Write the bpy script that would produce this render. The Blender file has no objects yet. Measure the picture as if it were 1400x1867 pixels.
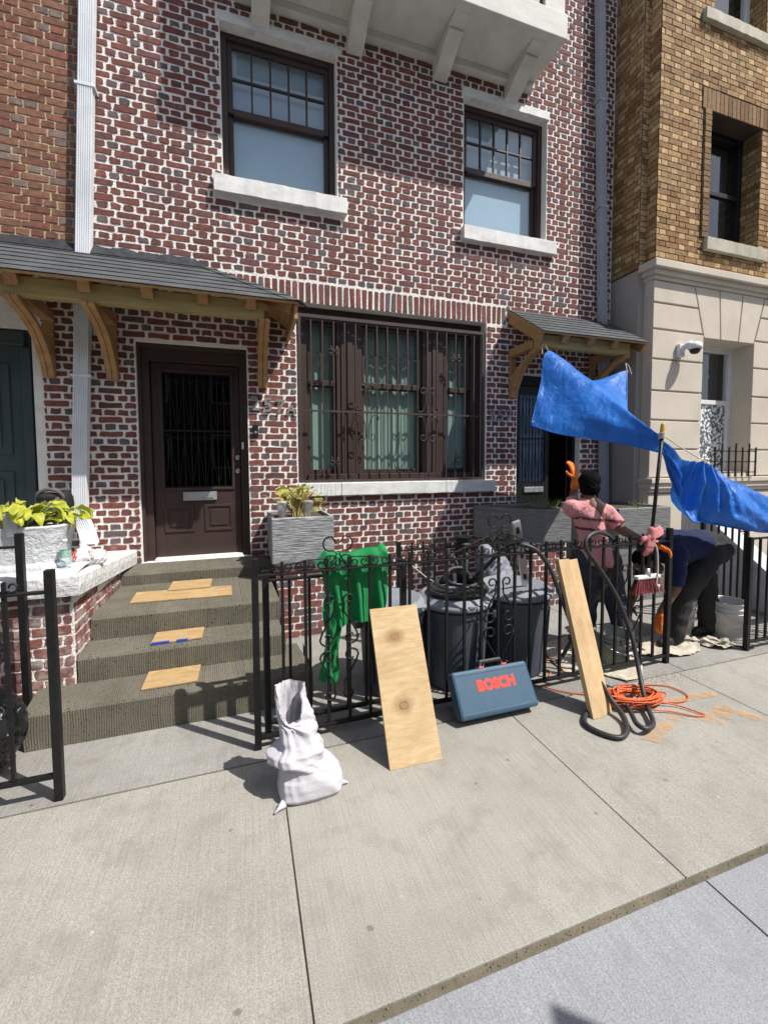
import bpy, bmesh, math, random
from mathutils import Vector, Matrix, noise as mnoise
R = math.radians
rnd = random.Random(7)
scene = bpy.context.scene
# ------------------------------------------------------------------ camera
CAM = Vector((0, -4.6, 1.602)); YAW, PIT, ROL = R(18.333), R(-3.110), R(-0.284); FPX = 778.36
fw = Vector((math.sin(YAW)*math.cos(PIT), math.cos(YAW)*math.cos(PIT), math.sin(PIT)))
r0 = Vector((math.cos(YAW), -math.sin(YAW), 0)); u0 = r0.cross(fw)
rt = r0*math.cos(ROL) + u0*math.sin(ROL); up = -r0*math.sin(ROL) + u0*math.cos(ROL)
cd = bpy.data.cameras.new('camera'); cam = bpy.data.objects.new('camera', cd); scene.collection.objects.link(cam)
cam.matrix_world = Matrix(((rt.x, up.x, -fw.x, CAM.x), (rt.y, up.y, -fw.y, CAM.y), (rt.z, up.z, -fw.z, CAM.z), (0, 0, 0, 1)))
cd.sensor_fit = 'HORIZONTAL'; cd.sensor_width = 36; cd.lens = 36*FPX/1400; cd.shift_y = -45.74/1400
cd.clip_start = .05; cd.clip_end = 500
scene.camera = cam
# ------------------------------------------------------------------ light
SD = Vector((-.71, .62, -1.365)).normalized()
w = bpy.data.worlds.new('World'); scene.world = w; w.use_nodes = True
wn = w.node_tree; bg = wn.nodes['Background']; sky = wn.nodes.new('ShaderNodeTexSky'); sky.sky_type = 'NISHITA'
sky.sun_disc = False; sky.sun_elevation = R(55.4); sky.sun_rotation = math.atan2(.71, -.62); sky.air_density = 1.0; sky.dust_density = 1.5
hs = wn.nodes.new('ShaderNodeHueSaturation'); hs.inputs['Saturation'].default_value = .72; wn.links.new(sky.outputs[0], hs.inputs['Color']); wn.links.new(hs.outputs[0], bg.inputs[0]); bg.inputs[1].default_value = .11
sl = bpy.data.lights.new('sun', 'SUN'); sl.energy = 4.6; sl.angle = R(.55); sl.color = (1, .955, .89)
so = bpy.data.objects.new('sun', sl); scene.collection.objects.link(so); so.location = (6, -6, 12)
so.rotation_euler = SD.to_track_quat('-Z', 'Y').to_euler()
vs = scene.view_settings; vs.view_transform = 'Standard'; vs.look = 'None'; vs.exposure = .5; vs.gamma = 1
scene.cycles.max_bounces = 6; scene.cycles.transparent_max_bounces = 12

# ------------------------------------------------------------------ materials
MATS = {}
def nt(name):
    m = bpy.data.materials.new(name); m.use_nodes = True; t = m.node_tree; MATS[name] = m
    return m, t, t.nodes['Principled BSDF']
def N(t, kind, **kw):
    n = t.nodes.new(kind)
    for k, v in kw.items():
        if k.startswith('i_'):
            key = k[2:]; n.inputs[int(key) if key.isdigit() else key].default_value = v
        else: setattr(n, k, v)
    return n
def L(t, a, ao, b, bi): t.links.new(a.outputs[ao], b.inputs[bi])
def c4(c): return (c[0], c[1], c[2], 1)
def coords(t, stretch=(1, 1, 1), kind='Object'):
    tc = N(t, 'ShaderNodeTexCoord'); mp = N(t, 'ShaderNodeMapping'); mp.inputs['Scale'].default_value = stretch
    L(t, tc, kind, mp, 0); return mp
def noise_n(t, mp, scale, detail=6, rough=.6): 
    n = N(t, 'ShaderNodeTexNoise'); n.inputs['Scale'].default_value = scale; n.inputs['Detail'].default_value = detail; n.inputs['Roughness'].default_value = rough
    L(t, mp, 0, n, 'Vector'); return n
def ramp_n(t, src, out, stops):
    r = N(t, 'ShaderNodeValToRGB'); e = r.color_ramp.elements
    while len(e) < len(stops): e.new(.5)
    for i, (p, c) in enumerate(stops): e[i].position = p; e[i].color = c4(c) if len(c) == 3 else c
    L(t, src, out, r, 0); return r
def mix_n(t, fac, fo, a, ao, b, bo, mode='MIX'):
    m = N(t, 'ShaderNodeMix', data_type='RGBA', blend_type=mode)
    if fac is None: m.inputs[0].default_value = fo
    else: L(t, fac, fo, m, 0)
    for s, o, i in ((a, ao, 6), (b, bo, 7)):
        if isinstance(s, (tuple, list)): m.inputs[i].default_value = c4(s)
        else: L(t, s, o, m, i)
    return m
def bump_n(t, b, src, out, strength, dist=.01):
    n = N(t, 'ShaderNodeBump'); n.inputs['Strength'].default_value = strength; n.inputs['Distance'].default_value = dist
    L(t, src, out, n, 'Height'); L(t, n, 0, b, 'Normal'); return n
BW = ((0, 0, 0), (1, 1, 1))
def M(name, col, rough=.7, col2=None, scale=6, bump=0, bscale=70, metal=0, stretch=(1, 1, 1), con=(.35, .68), spec=.4, bdist=.01, speck=None, speck_s=120, speck_p=(.66, .7)):
    m, t, b = nt(name); b.inputs['Roughness'].default_value = rough; b.inputs['Metallic'].default_value = metal
    b.inputs['Specular IOR Level'].default_value = spec
    mp = coords(t, stretch)
    if col2 is None: col2 = tuple(c*.75 for c in col)
    n = noise_n(t, mp, scale); r = ramp_n(t, n, 0, [(con[0], col), (con[1], col2)]); out = (r, 0)
    if speck:
        n2 = noise_n(t, mp, speck_s, 2); r2 = ramp_n(t, n2, 0, [(speck_p[0], (0, 0, 0)), (speck_p[1], (1, 1, 1))])
        mx = mix_n(t, r2, 0, r, 0, speck, 0); out = (mx, 2)
    L(t, out[0], out[1], b, 'Base Color')
    if bump: bump_n(t, b, noise_n(t, mp, bscale), 0, bump, bdist)
    return m
def brick_mat(name, smear, smear_p=(.56, .72), rough=.85):
    m, t, b = nt(name); b.inputs['Roughness'].default_value = rough; b.inputs['Specular IOR Level'].default_value = .25
    at = N(t, 'ShaderNodeAttribute', attribute_name='tint'); mp = coords(t, kind='Generated'); g = N(t, 'ShaderNodeNewGeometry')
    n1 = N(t, 'ShaderNodeTexNoise'); n1.inputs['Scale'].default_value = 26; n1.inputs['Detail'].default_value = 6; L(t, g, 'Position', n1, 'Vector')
    r1 = ramp_n(t, n1, 0, [(.3, (.68, .68, .68)), (.7, (1.22, 1.2, 1.2))]); mm = mix_n(t, None, 1, at, 0, r1, 0, 'MULTIPLY')
    n2 = N(t, 'ShaderNodeTexNoise'); n2.inputs['Scale'].default_value = 9; n2.inputs['Detail'].default_value = 10; n2.inputs['Roughness'].default_value = .72; L(t, g, 'Position', n2, 'Vector')
    r2 = ramp_n(t, n2, 0, [(smear_p[0], (0, 0, 0)), (smear_p[1], (.55, .55, .55))]); mx = mix_n(t, r2, 0, mm, 2, smear, 0)
    L(t, mx, 2, b, 'Base Color')
    n3 = N(t, 'ShaderNodeTexNoise'); n3.inputs['Scale'].default_value = 160; n3.inputs['Detail'].default_value = 4; L(t, g, 'Position', n3, 'Vector'); bump_n(t, b, n3, 0, .5, .004)
    return m
brick_mat('red_brick', (.55, .50, .46), (.60, .80)); brick_mat('worn_brick', (.62, .56, .51), (.46, .66)); brick_mat('brown_brick', (.42, .33, .24), (.62, .82)); brick_mat('buff_brick', (.16, .10, .05), (.62, .85))
M('white_mortar', (.84, .82, .78), .9, (.72, .69, .64), 7, 1, 48, bdist=.012)
M('tan_mortar', (.48, .39, .25), .9, (.40, .32, .20), 7, .9, 60)
M('dark_mortar', (.045, .03, .022), .95, (.07, .05, .035), 9, .6, 70)
M('painted_stone', (.72, .72, .70), .7, (.52, .52, .50), 5, .35, 40, con=(.4, .75), stretch=(1, 1, 2))
M('balcony_stone', (.66, .65, .60), .75, (.54, .53, .48), 3.2, .3, 50, stretch=(1, 1, 2.5))
M('brown_frame', (.042, .026, .023), .5, (.055, .034, .03), 4, .05, 90, spec=.35)
M('black_frame', (.008, .008, .009), .5); M('white_frame', (.72, .73, .74), .5, (.62, .63, .64), 5)
M('beige_stone', (.58, .52, .435), .8, (.50, .445, .37), 2.4, .3, 45); M('beige_stucco', (.36, .33, .30), .85, (.31, .285, .26), 2, .25, 80)
M('limestone_sill', (.50, .46, .37), .8, (.36, .34, .27), 5, .3, 60)
M('shingle', (.058, .064, .07), .9, (.105, .112, .12), 5, .9, 260, con=(.3, .7), speck=(.17, .175, .18), speck_s=300, speck_p=(.6, .68)); M('tar', (.018, .02, .026), .5, (.035, .038, .046), 14, .7, 30)
def wood(name, a, b2, grain=(1, 18, 18), rough=.65, sc=2.2, dist=2.5, knots=None, lines=.5, dirt=None):
    m, t, b = nt(name); b.inputs['Roughness'].default_value = rough; b.inputs['Specular IOR Level'].default_value = .3
    mp = coords(t, grain); n = noise_n(t, mp, sc, 8, .65); n.inputs['Distortion'].default_value = dist*.3
    r = ramp_n(t, n, 0, [(.3, a), (.52, tuple(.5*(x+y) for x, y in zip(a, b2))), (.72, b2)])
    mp2 = coords(t, (1, 1, 1)); n2 = noise_n(t, mp2, 3, 4); r2 = ramp_n(t, n2, 0, [(.3, (.86, .84, .8)), (.7, (1.08, 1.08, 1.08))])
    mx = mix_n(t, None, 1, r, 0, r2, 0, 'MULTIPLY'); out = (mx, 2)
    for (kx, ky, kz, kr) in (knots or []):
        tc = N(t, 'ShaderNodeTexCoord'); sb = N(t, 'ShaderNodeVectorMath', operation='SUBTRACT'); L(t, tc, 'Object', sb, 0); sb.inputs[1].default_value = (kx, ky, kz)
        ml = N(t, 'ShaderNodeVectorMath', operation='MULTIPLY'); L(t, sb, 0, ml, 0); ml.inputs[1].default_value = (.75, .0, 1.1)
        nn = noise_n(t, coords(t), 22, 4); ad = N(t, 'ShaderNodeVectorMath', operation='LENGTH'); L(t, ml, 0, ad, 0)
        wv = N(t, 'ShaderNodeMath', operation='MULTIPLY_ADD'); L(t, nn, 0, wv, 0); wv.inputs[1].default_value = .035; L(t, ad, 'Value', wv, 2)
        sub = N(t, 'ShaderNodeMath', operation='SUBTRACT'); L(t, wv, 0, sub, 0); sub.inputs[1].default_value = .0175
        rk = ramp_n(t, sub, 0, [(0, (.8, .8, .8)), (kr*.55, (.45, .45, .45)), (kr*.62, (1, 1, 1)), (kr*.85, (.55, .55, .55)), (kr*2.6, (0, 0, 0))])
        mk = mix_n(t, rk, 0, out[0], out[1], (.16, .06, .02), 0); out = (mk, 2)
    if dirt:
        n4 = noise_n(t, coords(t, (1, 1, 14)), 5, 6); r4 = ramp_n(t, n4, 0, [(.63, (0, 0, 0)), (.74, (.6, .6, .6))]); md = mix_n(t, r4, 0, out[0], out[1], dirt, 0); out = (md, 2)
    L(t, out[0], out[1], b, 'Base Color'); bump_n(t, b, n, 0, .25, .004); return m
wood('cedar', (.42, .25, .115), (.27, .145, .06), (3, 3, 9)); wood('treated_pine', (.38, .30, .13), (.26, .20, .08), (1.4, 20, 20)); wood('rafter_end', (.40, .22, .10), (.24, .12, .05), (9, 2, 9))
wood('roof_board', (.46, .30, .14), (.34, .2, .085), (14, 1, 14))
wood('plywood', (.50, .365, .195), (.30, .175, .07), (2.0, 9, 9), .75, 2.6, 6, dirt=(.2, .17, .13)); wood('lumber', (.60, .44, .26), (.45, .30, .155), (13, 13, 1.1), .7, 1.7)
M('iron', (.007, .007, .008), .45, (.013, .0125, .0125), 30, .3, 130, spec=.3, speck=(.07, .065, .06), speck_s=55, speck_p=(.74, .79)); M('grille_iron', (.048, .033, .03), .5, (.06, .045, .04), 20, .1, 90)
M('downspout_white', (.74, .77, .80), .4, (.62, .65, .68), 3, spec=.5); M('downspout_grey', (.40, .44, .49), .45, (.33, .37, .42), 3)
M('stucco_white', (.60, .61, .63), .85, (.52, .54, .56), 8, 1, 45, bdist=.02)
M('cap_white', (.62, .62, .62), .85, (.46, .45, .42), 4, .9, 30, bdist=.015, con=(.45, .8))
def glass(name, tint, fres=1.5, rough=.01, haze=0):
    m, t, b = nt(name); o = t.nodes['Material Output']; t.nodes.remove(b)
    tr = N(t, 'ShaderNodeBsdfTransparent'); tr.inputs[0].default_value = c4(tint); gl = N(t, 'ShaderNodeBsdfGlossy'); gl.inputs['Roughness'].default_value = rough; gl.inputs[0].default_value = (.95, .97, 1, 1)
    fr = N(t, 'ShaderNodeFresnel'); gn = N(t, 'ShaderNodeNewGeometry'); mi = N(t, 'ShaderNodeMath', operation='MULTIPLY_ADD'); L(t, gn, 'Backfacing', mi, 0); mi.inputs[1].default_value = 1/fres-fres; mi.inputs[2].default_value = fres; L(t, mi, 0, fr, 0); mx = N(t, 'ShaderNodeMixShader'); L(t, fr, 0, mx, 0); L(t, tr, 0, mx, 1); L(t, gl, 0, mx, 2); last = mx
    if haze:
        df = N(t, 'ShaderNodeBsdfDiffuse'); df.inputs[0].default_value = (.7, .75, .78, 1); m2 = N(t, 'ShaderNodeMixShader'); m2.inputs[0].default_value = haze; L(t, mx, 0, m2, 1); L(t, df, 0, m2, 2); last = m2
    L(t, last, 0, o, 0); return m
glass('pane_clear', (.88, .93, .96), 1.75); glass('pane_green', (.80, .88, .85), 1.5); glass('pane_dark', (.25, .25, .27), 1.45); glass('cup_plastic', (.93, .94, .95), 1.4, .08, .32); glass('bottle_plastic', (.93, .96, .97), 1.4, .03, .06)
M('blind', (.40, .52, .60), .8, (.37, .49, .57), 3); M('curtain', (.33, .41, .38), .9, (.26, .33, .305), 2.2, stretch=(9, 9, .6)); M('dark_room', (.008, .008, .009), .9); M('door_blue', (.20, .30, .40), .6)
M('aluminium', (.52, .54, .56), .35, (.42, .44, .46), 6, metal=.6); M('steel', (.5, .5, .5), .3, metal=1); M('teal_door', (.035, .055, .062), .5, (.05, .07, .075), 3)
def concrete(name, a, b2, crack=False, stain=(.185, .172, .15)):
    m, t, b = nt(name); b.inputs['Roughness'].default_value = .9; b.inputs['Specular IOR Level'].default_value = .2
    g = N(t, 'ShaderNodeNewGeometry'); mp = N(t, 'ShaderNodeMapping'); L(t, g, 'Position', mp, 0)
    n1 = noise_n(t, mp, 1.1, 8, .65); r1 = ramp_n(t, n1, 0, [(.36, a), (.62, b2)])
    n2 = noise_n(t, mp, 210, 3); r2 = ramp_n(t, n2, 0, [(.3, (.6, .6, .6)), (.5, (1, 1, 1)), (.72, (1.35, 1.35, 1.35))]); m1 = mix_n(t, None, .8, r1, 0, r2, 0, 'MULTIPLY')
    n3 = noise_n(t, mp, 5.5, 9, .7); r3 = ramp_n(t, n3, 0, [(.50, (0, 0, 0)), (.72, (.75, .75, .75))]); m2 = mix_n(t, r3, 0, m1, 2, stain, 0)
    v = N(t, 'ShaderNodeTexVoronoi'); v.voronoi_dimensions = '2D'; v.inputs['Scale'].default_value = 1.7; L(t, mp, 0, v, 'Vector'); n5 = noise_n(t, mp, 40, 2); ad = N(t, 'ShaderNodeMath', operation='MULTIPLY_ADD'); L(t, n5, 0, ad, 0); ad.inputs[1].default_value = .08; L(t, v, 'Distance', ad, 2)
    r5 = ramp_n(t, ad, 0, [(.050, (.6, .6, .6)), (.058, (0, 0, 0))]); m3 = mix_n(t, r5, 0, m2, 2, (.10, .09, .08), 0)
    n6 = noise_n(t, mp, 14, 4, .8); r6 = ramp_n(t, n6, 0, [(.66, (0, 0, 0)), (.72, (.6, .6, .6))]); m4 = mix_n(t, r6, 0, m3, 2, (.52, .50, .46), 0)
    ms = N(t, 'ShaderNodeMapping'); ms.inputs['Scale'].default_value = (110, 2.0, 1); L(t, g, 'Position', ms, 0); nb = noise_n(t, ms, 1.2, 3); rb = ramp_n(t, nb, 0, [(.3, (.91, .91, .91)), (.7, (1.08, 1.08, 1.08))]); m6 = mix_n(t, None, 1, m4, 2, rb, 0, 'MULTIPLY'); L(t, m6, 2, b, 'Base Color')
    nc = noise_n(t, mp, 120, 4); sm = N(t, 'ShaderNodeMath', operation='ADD'); L(t, nb, 0, sm, 0); L(t, nc, 0, sm, 1); bump_n(t, b, sm, 0, .35, .006); return m
concrete('sidewalk_concrete', (.318, .304, .27), (.272, .26, .23), stain=(.205, .194, .172)); concrete('old_concrete', (.285, .277, .258), (.215, .208, .193)); concrete('blue_concrete', (.275, .284, .298), (.24, .248, .262), stain=(.20, .204, .212)); concrete('asphalt', (.05, .05, .052), (.07, .07, .07))
M('scratch_cement', (.118, .108, .082), .95, (.165, .152, .118), 3.5, .9, 150, bdist=.008, speck=(.022, .02, .014), speck_s=75, speck_p=(.62, .68))
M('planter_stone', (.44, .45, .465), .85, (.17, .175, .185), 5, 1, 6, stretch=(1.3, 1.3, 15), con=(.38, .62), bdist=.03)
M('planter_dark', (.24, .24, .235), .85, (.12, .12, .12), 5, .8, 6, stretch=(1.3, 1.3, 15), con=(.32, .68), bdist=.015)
M('soil', (.05, .038, .026), .95, (.09, .07, .045), 30, 1, 60)
# ------------------------------------------------------------------ mesh helpers
COL = scene.collection
class MB:
    def __init__(s): s.v = []; s.f = []; s.t = []; s.tint = None
    def add(s, vs, fs):
        b = len(s.v); s.v += [Vector(q) for q in vs]; s.f += [tuple(i+b for i in f) for f in fs]; return s
    def box(s, x0, x1, y0, y1, z0, z1):
        return s.add([(x0, y0, z0), (x1, y0, z0), (x1, y1, z0), (x0, y1, z0), (x0, y0, z1), (x1, y0, z1), (x1, y1, z1), (x0, y1, z1)],
                     [(0, 3, 2, 1), (4, 5, 6, 7), (0, 1, 5, 4), (1, 2, 6, 5), (2, 3, 7, 6), (3, 0, 4, 7)])
    def beam(s, a, b, w, h, upv=(0, 0, 1)):
        a, b = Vector(a), Vector(b); d = (b-a).normalized(); sd = d.cross(Vector(upv)).normalized(); u = sd.cross(d); vs = []
        for p in (a, b):
            for q, r in ((-1, -1), (1, -1), (1, 1), (-1, 1)): vs.append(p + sd*q*w/2 + u*r*h/2)
        return s.add(vs, [(3, 2, 1, 0), (4, 5, 6, 7), (0, 1, 5, 4), (1, 2, 6, 5), (2, 3, 7, 6), (3, 0, 4, 7)])
    def prism(s, poly, fn0, fn1):
        n = len(poly); vs = [fn0(*p) for p in poly] + [fn1(*p) for p in poly]
        return s.add(vs, [tuple(range(n-1, -1, -1)), tuple(range(n, 2*n))] + [(i, (i+1) % n, n+(i+1) % n, n+i) for i in range(n)])
    def tube(s, path, r, n=8, closed=False, sq=False, rr=None):
        P = [Vector(p) for p in path]; m = len(P)
        if sq: n = 4
        T = []
        for i in range(m):
            a = P[(i-1) % m] if (closed or i > 0) else P[0]; b = P[(i+1) % m] if (closed or i < m-1) else P[-1]
            d = (b-a); T.append(d.normalized() if d.length > 1e-9 else Vector((0, 0, 1)))
        ref = Vector((0, 0, 1)) if abs(T[0].z) < .9 else Vector((0, 1, 0))
        u = T[0].cross(ref).normalized(); vs = []
        for i in range(m):
            u = (u - T[i]*u.dot(T[i])); u = u.normalized() if u.length > 1e-6 else T[i].orthogonal().normalized(); v = T[i].cross(u)
            ri = rr[i] if rr else r
            for k in range(n):
                a = 2*math.pi*(k+(.5 if sq else 0))/n; vs.append(P[i] + (u*math.cos(a)+v*math.sin(a))*ri*(1.414 if sq else 1))
        fs = []
        for i in range(m if closed else m-1):
            j = (i+1) % m
            for k in range(n): fs.append((i*n+k, i*n+(k+1) % n, j*n+(k+1) % n, j*n+k))
        if not closed: fs += [tuple(range(n-1, -1, -1)), tuple((m-1)*n+k for k in range(n))]
        return s.add(vs, fs)
    def lathe(s, prof, c, n=32, sx=1, sy=1, rot=0, caps=True):
        vs = []; m = len(prof); cx, cy, cz = c
        for (r, z) in prof:
            for k in range(n):
                a = 2*math.pi*k/n + rot; vs.append((cx+r*sx*math.cos(a), cy+r*sy*math.sin(a), cz+z))
        fs = [(i*n+k, i*n+(k+1) % n, (i+1)*n+(k+1) % n, (i+1)*n+k) for i in range(m-1) for k in range(n)]
        if caps: fs += [tuple(range(n-1, -1, -1)), tuple((m-1)*n+k for k in range(n))]
        return s.add(vs, fs)
    def grid(s, fn, nu, nv):
        vs = [fn(i/nu, j/nv) for j in range(nv+1) for i in range(nu+1)]
        return s.add(vs, [(j*(nu+1)+i, j*(nu+1)+i+1, (j+1)*(nu+1)+i+1, (j+1)*(nu+1)+i) for j in range(nv) for i in range(nu)])
def tag(o, label=None, cat=None, group=None, kind=None):
    if label: o['label'] = label
    if cat: o['category'] = cat
    if group: o['group'] = group
    if kind: o['kind'] = kind
    return o
def thing(name, loc, label, cat, group=None, rz=0):
    o = bpy.data.objects.new(name, None); COL.objects.link(o); o.location = loc; o.rotation_euler = (0, 0, rz); o.empty_display_size = .1
    return tag(o, label, cat, group)
def wloc(o):
    p = Vector((0, 0, 0))
    while o is not None: p += o.location; o = o.parent
    return p
def build(name, mb, mat, parent=None, smooth=False, bev=0, kind=None, local=False, label=None, solid=0):
    me = bpy.data.meshes.new(name); off = Vector((0, 0, 0)) if (parent is None or local) else wloc(parent)
    me.from_pydata([v-off for v in mb.v], [], mb.f); me.materials.append(MATS[mat] if isinstance(mat, str) else mat)
    if mb.tint:
        at = me.attributes.new('tint', 'FLOAT_COLOR', 'POINT'); at.data.foreach_set('color', [c for q in mb.tint for c in (q[0], q[1], q[2], 1)])
    if smooth: me.polygons.foreach_set('use_smooth', [True]*len(me.polygons))
    me.update(); o = bpy.data.objects.new(name, me); COL.objects.link(o); o.parent = parent
    if bev: b = o.modifiers.new('bevel', 'BEVEL'); b.width = bev; b.segments = 2; b.limit_method = 'ANGLE'; b.angle_limit = R(40)
    if solid: q = o.modifiers.new('solid', 'SOLIDIFY'); q.thickness = solid; q.offset = 0
    if kind: o['kind'] = kind
    if label: o['label'] = label
    return o
def dup(o, parent, loc=None, rot=None):
    c = o.copy(); COL.objects.link(c); c.parent = parent
    if loc is not None: c.location = loc
    if rot is not None: c.rotation_euler = rot
    return c
def fixn(o):
    bm = bmesh.new(); bm.from_mesh(o.data); bmesh.ops.recalc_face_normals(bm, faces=bm.faces); bm.to_mesh(o.data); bm.free(); return o
def organic(name, prims, mat, parent, voxel=.012, smooth=6, nz=0, nscale=8, kind=None, fac=.5, fn=None, decim=0):
    """one continuous skin over balls ('s',c,r3) and tapered limbs ('c',a,b,ra,rb[,flat])"""
    bm = bmesh.new()
    for p in prims:
        if p[0] == 's':
            c, r = Vector(p[1]), p[2]; r = (r, r, r) if isinstance(r, (int, float)) else r
            mt = Matrix.Translation(c) @ (p[3] if len(p) > 3 else Matrix.Identity(4)) @ Matrix.Diagonal((r[0], r[1], r[2], 1)); bmesh.ops.create_uvsphere(bm, u_segments=20, v_segments=12, radius=1, matrix=mt)
        else:
            a, b, ra, rb = Vector(p[1]), Vector(p[2]), p[3], p[4]; fl = p[5] if len(p) > 5 else 1; n = 16
            q = (b-a).to_track_quat('Z', 'Y').to_matrix().to_4x4(); ln = (b-a).length; ln = max(ln, 1e-4)
            rows = [(-1, 0)] + [(-math.cos(k*math.pi/8), math.sin(k*math.pi/8)) for k in range(1, 5)]
            prof = [(ra*s_, ra*c_) for c_, s_ in rows] + [(rb*s_, ln - rb*c_) for c_, s_ in reversed(rows)]
            ring = []
            for (r_, z_) in prof[1:-1]: ring.append([bm.verts.new(a + (q @ Vector((r_*math.cos(2*math.pi*k/n), r_*math.sin(2*math.pi*k/n)*fl, z_)))) for k in range(n)])
            bt, tp = bm.verts.new(a + q @ Vector((0, 0, prof[0][1]))), bm.verts.new(a + q @ Vector((0, 0, prof[-1][1])))
            for i in range(len(ring)-1):
                for k in range(n): bm.faces.new((ring[i][k], ring[i][(k+1) % n], ring[i+1][(k+1) % n], ring[i+1][k]))
            for k in range(n): bm.faces.new((bt, ring[0][(k+1) % n], ring[0][k])); bm.faces.new((tp, ring[-1][k], ring[-1][(k+1) % n]))
    me = bpy.data.meshes.new(name); bm.to_mesh(me); bm.free(); o = bpy.data.objects.new(name, me); COL.objects.link(o)
    m = o.modifiers.new('r', 'REMESH'); m.mode = 'VOXEL'; m.voxel_size = voxel
    if smooth: s_ = o.modifiers.new('s', 'SMOOTH'); s_.factor = fac; s_.iterations = smooth
    dg = bpy.context.evaluated_depsgraph_get(); me2 = bpy.data.meshes.new_from_object(o.evaluated_get(dg)); bpy.data.objects.remove(o); me2.name = name
    off = wloc(parent) if parent else Vector((0, 0, 0)); me2.update()
    for v in me2.vertices:
        co = v.co.copy()
        if nz: co = co + v.normal*nz*mnoise.fractal(co*nscale, 1, 2, 4)
        if fn: co = fn(co, v.normal)
        v.co = co - off
    me2.materials.clear(); me2.materials.append(MATS[mat]); me2.polygons.foreach_set('use_smooth', [True]*len(me2.polygons)); me2.update()
    o = bpy.data.objects.new(name, me2); COL.objects.link(o); o.parent = parent
    if kind: o['kind'] = kind
    return o
def proj(p):
    d = Vector(p)-CAM; z = d.dot(fw)
    if z < .1: return None
    return (700+FPX*d.dot(rt)/z, 887.8-FPX*d.dot(up)/z, z)
# ------------------------------------------------------------------ brick walls
def clip_rect(x0, x1, z0, z1, ops):
    out = [(x0, x1, z0, z1)]
    for (a, b, c, d) in ops:
        nx = []
        for (p, q, r, s) in out:
            if q <= a or p >= b or s <= c or r >= d: nx.append((p, q, r, s)); continue
            ov = min(s, d)-max(r, c)
            if ov < .4*(s-r):
                nx.append((p, q, d, s) if d < s else (p, q, r, c)); continue
            if p < a: nx.append((p, a, r, s))
            if q > b: nx.append((b, q, r, s))
        out = nx
    return [o for o in out if o[1]-o[0] > .035 and o[3]-o[2] > .022]
def courses(u0_, u1, z0, z1, ops, ch, pitch, bond, seed):
    rg = random.Random(seed); out = []; k = 0; z = z0
    while z < z1-.01:
        zt = min(z+ch, z1); xs = []
        if bond == 'english':
            st = pitch if k % 2 == 0 else pitch/2; x = u0_ - (0 if k % 2 == 0 else pitch*.25) - rg.uniform(0, .012)
            while x < u1: xs.append((x, x+st)); x += st
        else:
            x = u0_ - (pitch*.75 if k % 2 else 0); i = 0
            while x < u1:
                st = pitch if i % 2 == 0 else pitch*.5; xs.append((x, x+st)); x += st; i += 1
        for (a, b) in xs:
            a, b = max(a, u0_), min(b, u1)
            if b-a < .035: continue
            out += clip_rect(a, b, z, zt, ops)
        z += ch; k += 1
    return out
def brick_geo(rect, joint, T, rg, rough=1., proud=(.0035, .007), vert=False):
    x0, x1, z0, z1 = rect; jx, jz = joint
    x0 += jx/2; x1 -= jx/2; z0 += jz/2; z1 -= jz/2; j = .0055*rough; d = rg.uniform(*proud); c = .012*rough
    def q(a): return a + rg.uniform(-j, j)
    xm = x0+(x1-x0)*rg.uniform(.3, .7); xn = x0+(x1-x0)*rg.uniform(.3, .7); w_ = x1-x0; h_ = z1-z0; cx = lambda: min(rg.uniform(.1, 1)*c, w_*.3); cz = lambda: min(rg.uniform(.1, 1)*c, h_*.3)
    pts = [(x0+cx(), q(z0)), (xm, q(z0)), (x1-cx(), q(z0)), (q(x1), z0+cz()), (q(x1), z1-cz()), (x1-cx(), q(z1)), (xn, q(z1)), (x0+cx(), q(z1)), (q(x0), z1-cz()), (q(x0), z0+cz())]
    n = len(pts); tl = rg.uniform(-.0012, .0012)
    vs = [T(a, b, d + tl*(1 if a > xm else -1)) for a, b in pts] + [T(a+(.003 if a > xm else -.003), b+(.003 if b > (z0+z1)/2 else -.003), -.006) for a, b in pts]
    return vs, [tuple(range(n))] + [(i, n+i, n+(i+1) % n, (i+1) % n) for i in range(n)]
def lay(parent, rects, joint, T, mat, tintf, seed, rough=1., name='brick', keep=300, flip=False):
    rg = random.Random(seed); items = []
    for r in rects:
        vs, fs = brick_geo(r, joint, T, rg, rough)
        if flip: fs = [tuple(reversed(f)) for f in fs]
        c = T((r[0]+r[1])/2, (r[2]+r[3])/2, 0); p = proj(c); area = 0
        if p and -10 < p[0] < 1410 and -10 < p[1] < 1877:
            nrm = (Vector(T(r[0], r[2], 1))-Vector(T(r[0], r[2], 0))).normalized(); area = (r[1]-r[0])*(r[3]-r[2])/p[2]**2*abs(nrm.dot((CAM-Vector(c)).normalized()))
        items.append((area, vs, fs, tintf(rg, (r[1]-r[0]) > .15)))
    items.sort(key=lambda q: -q[0]); rest = MB(); rest.tint = []
    for i, (a, vs, fs, tc) in enumerate(items):
        if i < keep and a > 0:
            mb = MB(); mb.add(vs, fs); mb.tint = [tc]*len(vs); build(name, mb, mat, parent)
        else: rest.add(vs, fs); rest.tint += [tc]*len(vs)
    if rest.v: build('far_bricks', rest, mat, parent, kind='stuff')
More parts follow.
